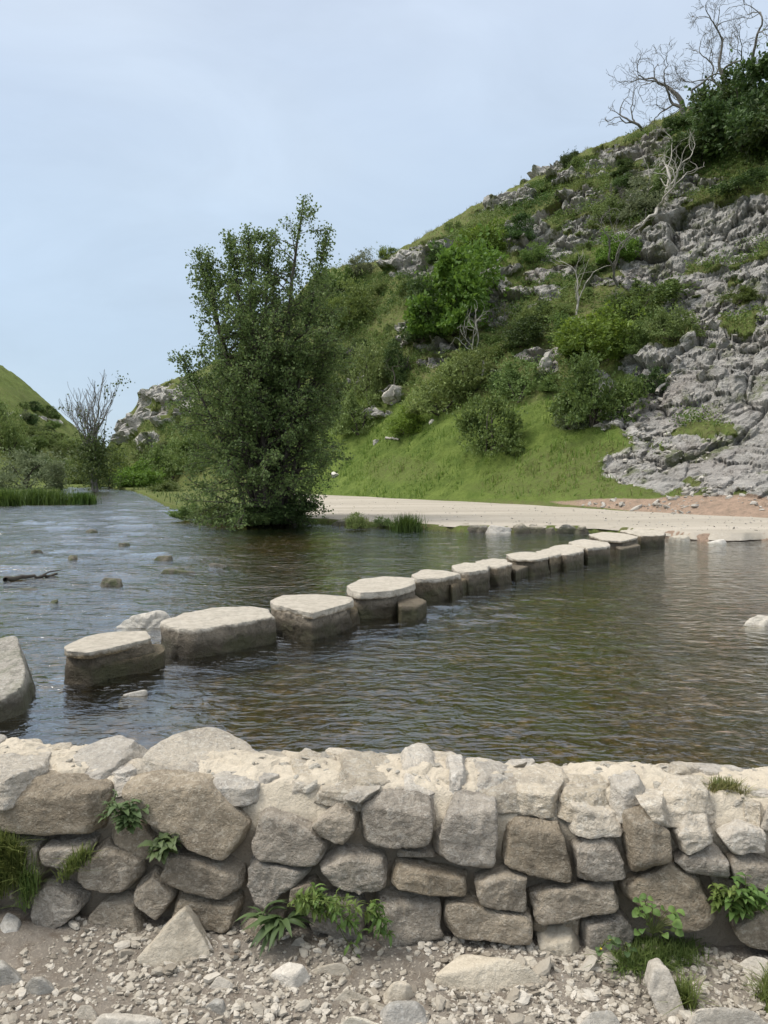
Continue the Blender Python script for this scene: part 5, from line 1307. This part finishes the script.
def nettle(px, py, nst, hgt, leaf, seed, label, mat=LEAF_WEED, wid=.55, spread=.5, serr=.25, name='nettle_plant', out=.02, lean=-.5):
    rng = np.random.default_rng(seed); b = wall_spot(px, py, out); root = empty(name, b, label, 'plant'); parts, lines = [], []
    for j in range(nst):
        d = np.array([rng.normal(0, spread), lean + rng.normal(0, .25), 1.0]); L = hgt * rng.uniform(.6, 1.1)
        P, _ = wander(rng, rng.normal(0, .012, 3) + np.array([0, .03, -.01]), d, L, 5, .12, 0); lines.append((P, np.linspace(.0028, .0012, 6)))
        for k in range(1, 6):
            a0 = rng.uniform(0, 3.14)
            for sg in (0, math.pi):
                a = a0 + sg + k * 1.57; ld = np.array([math.cos(a), math.sin(a) - .35, .25]); ll = leaf * rng.uniform(.7, 1.15) * (1.0 if k < 5 else .6)
                v, q = leaf_strip(P[k], ld, UP + rng.normal(0, .25, 3), ll, ll * wid, 7, rng.uniform(.3, .8), None, serr); parts.append((v, q, rng.beta(2, 2)))
    V, Q = tubes(lines, 5); build('stem', V, Q, STEM, root); V, Q, T = collect(parts); build('foliage', V, Q, mat, root, attrs=dict(tint=T))
nettle(128, 826, 7, .09, .055, 21, 'dark green nettle growing from the gap between two top wall blocks')
nettle(166, 850, 8, .07, .055, 22, 'spreading nettle under the big sloping top block', spread=.9)
nettle(112, 812, 5, .06, .035, 23, 'small feathery weed in the wall gap above the nettle', wid=.3)
nettle(742, 912, 10, .13, .05, 24, 'bushy fresh green plant between the last wall blocks', LEAF_FRESH, .42, .6, 0, 'leafy_plant')
nettle(727, 905, 5, .10, .045, 27, 'fresh green side shoot beside the bushy plant', LEAF_FRESH, .42, .6, 0, 'leafy_plant')
# trailing weed: whorls of narrow leaves along arching stems
def trailing(px, py, px2, py2, nst, seed, label, leaf=.04, mat=LEAF_FRESH):
    rng = np.random.default_rng(seed); b = wall_spot(px, py, .03); e = wall_spot(px2, py2, .05); root = empty('trailing_plant', b, label, 'plant'); parts, lines = [], []
    for j in range(nst):
        t = np.linspace(0, 1, 9)[:, None]; end = (e - b) * rng.uniform(.35, 1.05) + rng.normal(0, .025, 3)
        P = end * t + np.array([0, -.05, .05]) * np.sin(t * math.pi) * rng.uniform(.2, 1.2) + np.cumsum(rng.normal(0, .004, (9, 3)), 0)
        lines.append((P, np.linspace(.002, .001, 9)))
        for k in range(2, 9):
            if rng.uniform() < .25: continue
            ax = P[k] - P[k - 1]; ax /= np.linalg.norm(ax); m = rng.integers(3, 7); a0 = rng.uniform(0, 6)
            s1 = np.cross(ax, UP); s1 /= np.linalg.norm(s1) + 1e-9; s2 = np.cross(ax, s1)
            for q in range(m):
                a = a0 + q * 6.283 / m; d = math.cos(a) * s1 + math.sin(a) * s2 + ax * .4; ll = leaf * rng.uniform(.4, 1.1)
                v, f = leaf_strip(P[k], d, UP + rng.normal(0, .3, 3), ll, ll * .3, 4, .5); parts.append((v, f, rng.beta(2, 2)))
    V, Q = tubes(lines, 4); build('stem', V, Q, STEM, root); V, Q, T = collect(parts); build('foliage', V, Q, mat, root, attrs=dict(tint=T))
trailing(290, 900, 380, 905, 9, 31, 'trailing weed with whorled leaves hanging across the middle of the wall')
trailing(312, 884, 356, 926, 6, 32, 'smaller trailing weed drooping in front of the low wall block')
trailing(372, 898, 386, 930, 4, 33, 'yellow green weed end hanging at the joint of two square blocks')
def rosette(px, py, n, leaf, seed, label, mat=LEAF_WEED, wid=.2, name='rosette_plant', upv=.35):
    rng = np.random.default_rng(seed); b = wall_spot(px, py, .03); root = empty(name, b, label, 'plant'); parts = []
    for j in range(n):
        a = rng.uniform(0, 6.283); d = np.array([math.cos(a), math.sin(a) * .6 - .45, rng.uniform(-.1, 1.0) * upv * 2]); ll = leaf * rng.uniform(.65, 1.15)
        v, q = leaf_strip(rng.normal(0, .008, 3), d, UP + rng.normal(0, .2, 3), ll, ll * wid, 7, rng.uniform(.4, 1.1)); parts.append((v, q, rng.beta(2, 2)))
    V, Q, T = collect(parts); build('foliage', V, Q, mat, root, attrs=dict(tint=T))
rosette(285, 920, 22, .12, 41, 'rosette of long lance shaped leaves at the wall foot')
rosette(268, 912, 12, .085, 42, 'smaller lance leaved rosette just behind the long leaved one')
def roundleaf(px, py, n, leaf, hgt, seed, label, mat=LEAF_FRESH, flower=False):
    rng = np.random.default_rng(seed); b = wall_spot(px, py, .03); root = empty('round_leaved_plant', b, label, 'plant'); parts, lines = [], []
    for j in range(n):
        a = rng.uniform(0, 6.283); e = np.array([math.cos(a) * hgt * .45, -.03 + math.sin(a) * hgt * .2, hgt * rng.uniform(.1, 1.0)])
        lines.append((np.array([[0, 0, 0], e * .55 + [0, 0, .01], e]), [.0016, .0014, .001]))
        d = np.array([math.cos(a), math.sin(a) - .7, rng.uniform(-.4, .2)]); ll = leaf * rng.uniform(.6, 1.15)
        v, q = leaf_strip(e, d, np.array([0, -.5, 1.]) + rng.normal(0, .25, 3), ll, ll * .95, 6, .3, lambda f: math.sin(math.pi * min(1, f * .88 + .12)) ** .55); parts.append((v, q, rng.beta(2, 2)))
    V, Q = tubes(lines, 4); build('stem', V, Q, STEM, root); V, Q, T = collect(parts); build('foliage', V, Q, mat, root, attrs=dict(tint=T))
    if flower:
        for p in lines[:2]:
            pv, pq = [], []
            for k in range(6):
                a = k * 1.047; v, q = leaf_strip(p[0][2] + [0, 0, .004], np.array([math.cos(a), math.sin(a), .4]), UP, .008, .005, 3, 0); pv.append((v, q, 0))
            V, Q, T = collect(pv); build('flower', V, Q, PETAL, root)
roundleaf(650, 928, 26, .03, .14, 51, 'bright round leaved plant climbing beside the big diamond wall block')
roundleaf(640, 905, 10, .024, .05, 52, 'small bright sprig above the round leaved plant')
roundleaf(600, 942, 7, .026, .05, 53, 'tiny seedling with yellow flower on the low square block', LEAF_WEED, True)
roundleaf(622, 942, 6, .022, .05, 54, 'tiny seedling without flower beside the flowering one', LEAF_WEED)
# grass tufts by the wall
def tuft(pts, n, h, seed, label, mat=GRASS_NEAR, w=.0035, name='grass_tuft', lean=.7, z=None, out=.02):
    rng = np.random.default_rng(seed)
    pw = np.array([wall_spot(a, b, out) if z is None else at_z(a, b, z) for a, b in pts])
    c = pw.mean(0)
    def base(m):
        wts = rng.dirichlet(np.full(len(pts), .55), m); q = wts @ pw + rng.normal(0, .012, (m, 3)) * [1, .6, .3]; return q
    V, Q, T = blades(rng, base, n, h, w, lean, 4)
    tag(build(name, V, Q, mat, loc=c, attrs=dict(tint=T), smooth=False), label, 'grass')
tuft([(-12, 840), (14, 845), (28, 860), (20, 885), (-8, 905)], 1500, .075, 61, 'thick green grass growing out of the wall end')
tuft([(24, 880), (34, 870), (40, 890), (26, 912)], 260, .06, 64, 'wispy grass below the thick grass on the wall end')
tuft([(66, 880), (72, 868), (84, 852), (92, 850)], 220, .04, 62, 'short grass line in the joint under the first big block')
tuft([(605, 958), (640, 940), (700, 945), (715, 965), (650, 985), (615, 978)], 1500, .05, 63, 'sparse trampled grass patch at the foot of the wall', z=.0, lean=1.0)
tuft([(686, 995), (692, 1010), (676, 1000)], 160, .06, 66, 'grass blades between the upright and the rounded rock', z=.0)
tuft([(764, 1000), (775, 1015), (770, 985)], 260, .06, 67, 'grass tuft at the picture edge behind the rounded rock', z=.0)
tuft([(705, 797), (718, 792), (735, 795), (745, 800)], 420, .05, 65, 'dry yellow grass behind the wall top by the water', GRASS_DRY, z=.45, lean=.8)
tuft([(720, 790), (735, 793), (712, 795)], 200, .045, 68, 'greener grass blades behind the wall top by the water', z=.45, lean=.6)

# ------------------------------------------------------------------ sky, sun, camera
w = bpy.data.worlds.new('World'); S.world = w; w.use_nodes = True; nt = w.node_tree; nt.nodes.clear()
SUN_EL, SUN_AZ = R(55), R(-92)         # azimuth from +Y (ahead) towards +X
sky = nt.nodes.new('ShaderNodeTexSky'); sky.sky_type = 'NISHITA'; sky.sun_disc = False; sky.sun_elevation = SUN_EL; sky.sun_rotation = SUN_AZ
sky.air_density = 1.0; sky.dust_density = 2.0; sky.ozone_density = 1.0
tc = nt.nodes.new('ShaderNodeTexCoord')
nz = nt.nodes.new('ShaderNodeTexNoise'); nz.inputs['Scale'].default_value = 1.6; nz.inputs['Detail'].default_value = 5; nz.inputs['Roughness'].default_value = .5
mp = nt.nodes.new('ShaderNodeMapping'); mp.inputs['Scale'].default_value = (1, 1, 2.5)
sx = nt.nodes.new('ShaderNodeSeparateXYZ')
# thin high overcast: even pale veil, brighter overhead
rp = nt.nodes.new('ShaderNodeValToRGB'); cr = rp.color_ramp
cr.elements[0].position = 0.0; cr.elements[0].color = (2.5, 3.2, 3.95, 1)
cr.elements[1].position = 1.0; cr.elements[1].color = (12, 11.8, 11.6, 1)
for q, c4 in ((.30, (2.8, 3.4, 4.1, 1)), (.55, (3.35, 3.8, 4.45, 1)), (.78, (8, 8.1, 8.3, 1))):
    e = cr.elements.new(q); e.color = c4
mx = nt.nodes.new('ShaderNodeMix'); mx.data_type = 'RGBA'
ms = nt.nodes.new('ShaderNodeMapRange'); ms.inputs['From Min'].default_value = .3; ms.inputs['From Max'].default_value = .7; ms.inputs['To Min'].default_value = .72; ms.inputs['To Max'].default_value = .95
bg = nt.nodes.new('ShaderNodeBackground'); bg.inputs['Strength'].default_value = .10
ow = nt.nodes.new('ShaderNodeOutputWorld')
L = nt.links.new
L(tc.outputs['Generated'], mp.inputs['Vector']); L(mp.outputs[0], nz.inputs['Vector']); L(nz.outputs[0], ms.inputs['Value'])
L(tc.outputs['Generated'], sx.inputs[0]); L(sx.outputs[2], rp.inputs[0])
n2 = nt.nodes.new('ShaderNodeTexNoise'); n2.inputs['Scale'].default_value = 3.4; n2.inputs['Detail'].default_value = 6; n2.inputs['Roughness'].default_value = .55; n2.inputs['Distortion'].default_value = .6
m2 = nt.nodes.new('ShaderNodeMapRange'); m2.inputs['From Min'].default_value = .3; m2.inputs['From Max'].default_value = .7; m2.inputs['To Min'].default_value = .94; m2.inputs['To Max'].default_value = 1.07
vm = nt.nodes.new('ShaderNodeVectorMath'); vm.operation = 'SCALE'
L(mp.outputs[0], n2.inputs['Vector']); L(n2.outputs[0], m2.inputs['Value']); L(rp.outputs[0], vm.inputs[0]); L(m2.outputs[0], vm.inputs['Scale'])
L(ms.outputs[0], mx.inputs[0]); L(sky.outputs[0], mx.inputs[6]); L(vm.outputs[0], mx.inputs[7]); L(mx.outputs[2], bg.inputs['Color']); L(bg.outputs[0], ow.inputs[0])
sd = bpy.data.lights.new('sun', 'SUN'); sd.energy = 1.5; sd.angle = R(20); sd.color = (1, .95, .87)
so = bpy.data.objects.new('sun', sd); COL.objects.link(so)
from mathutils import Vector
dv = Vector((math.sin(SUN_AZ) * math.cos(SUN_EL), math.cos(SUN_AZ) * math.cos(SUN_EL), math.sin(SUN_EL)))
so.rotation_euler = dv.to_track_quat('Z', 'Y').to_euler(); so.location = (0, 0, 60)
cd = bpy.data.cameras.new('camera'); cd.sensor_fit = 'VERTICAL'; cd.sensor_height = 24; cd.lens = 24 * F / 1024; cd.clip_start = .05; cd.clip_end = 6000
co = bpy.data.objects.new('camera', cd); COL.objects.link(co); co.location = (0, 0, EYE); co.rotation_euler = (R(90) - PITCH, 0, 0); S.camera = co
S.view_settings.view_transform = 'Standard'; S.view_settings.look = 'None'; S.view_settings.gamma = 1; S.view_settings.exposure = 1.08
S.render.engine = 'CYCLES'; S.cycles.max_bounces = 8; S.cycles.transparent_max_bounces = 12; S.cycles.diffuse_bounces = 3; S.cycles.glossy_bounces = 3
S.cycles.use_denoising = True; S.cycles.use_adaptive_sampling = True
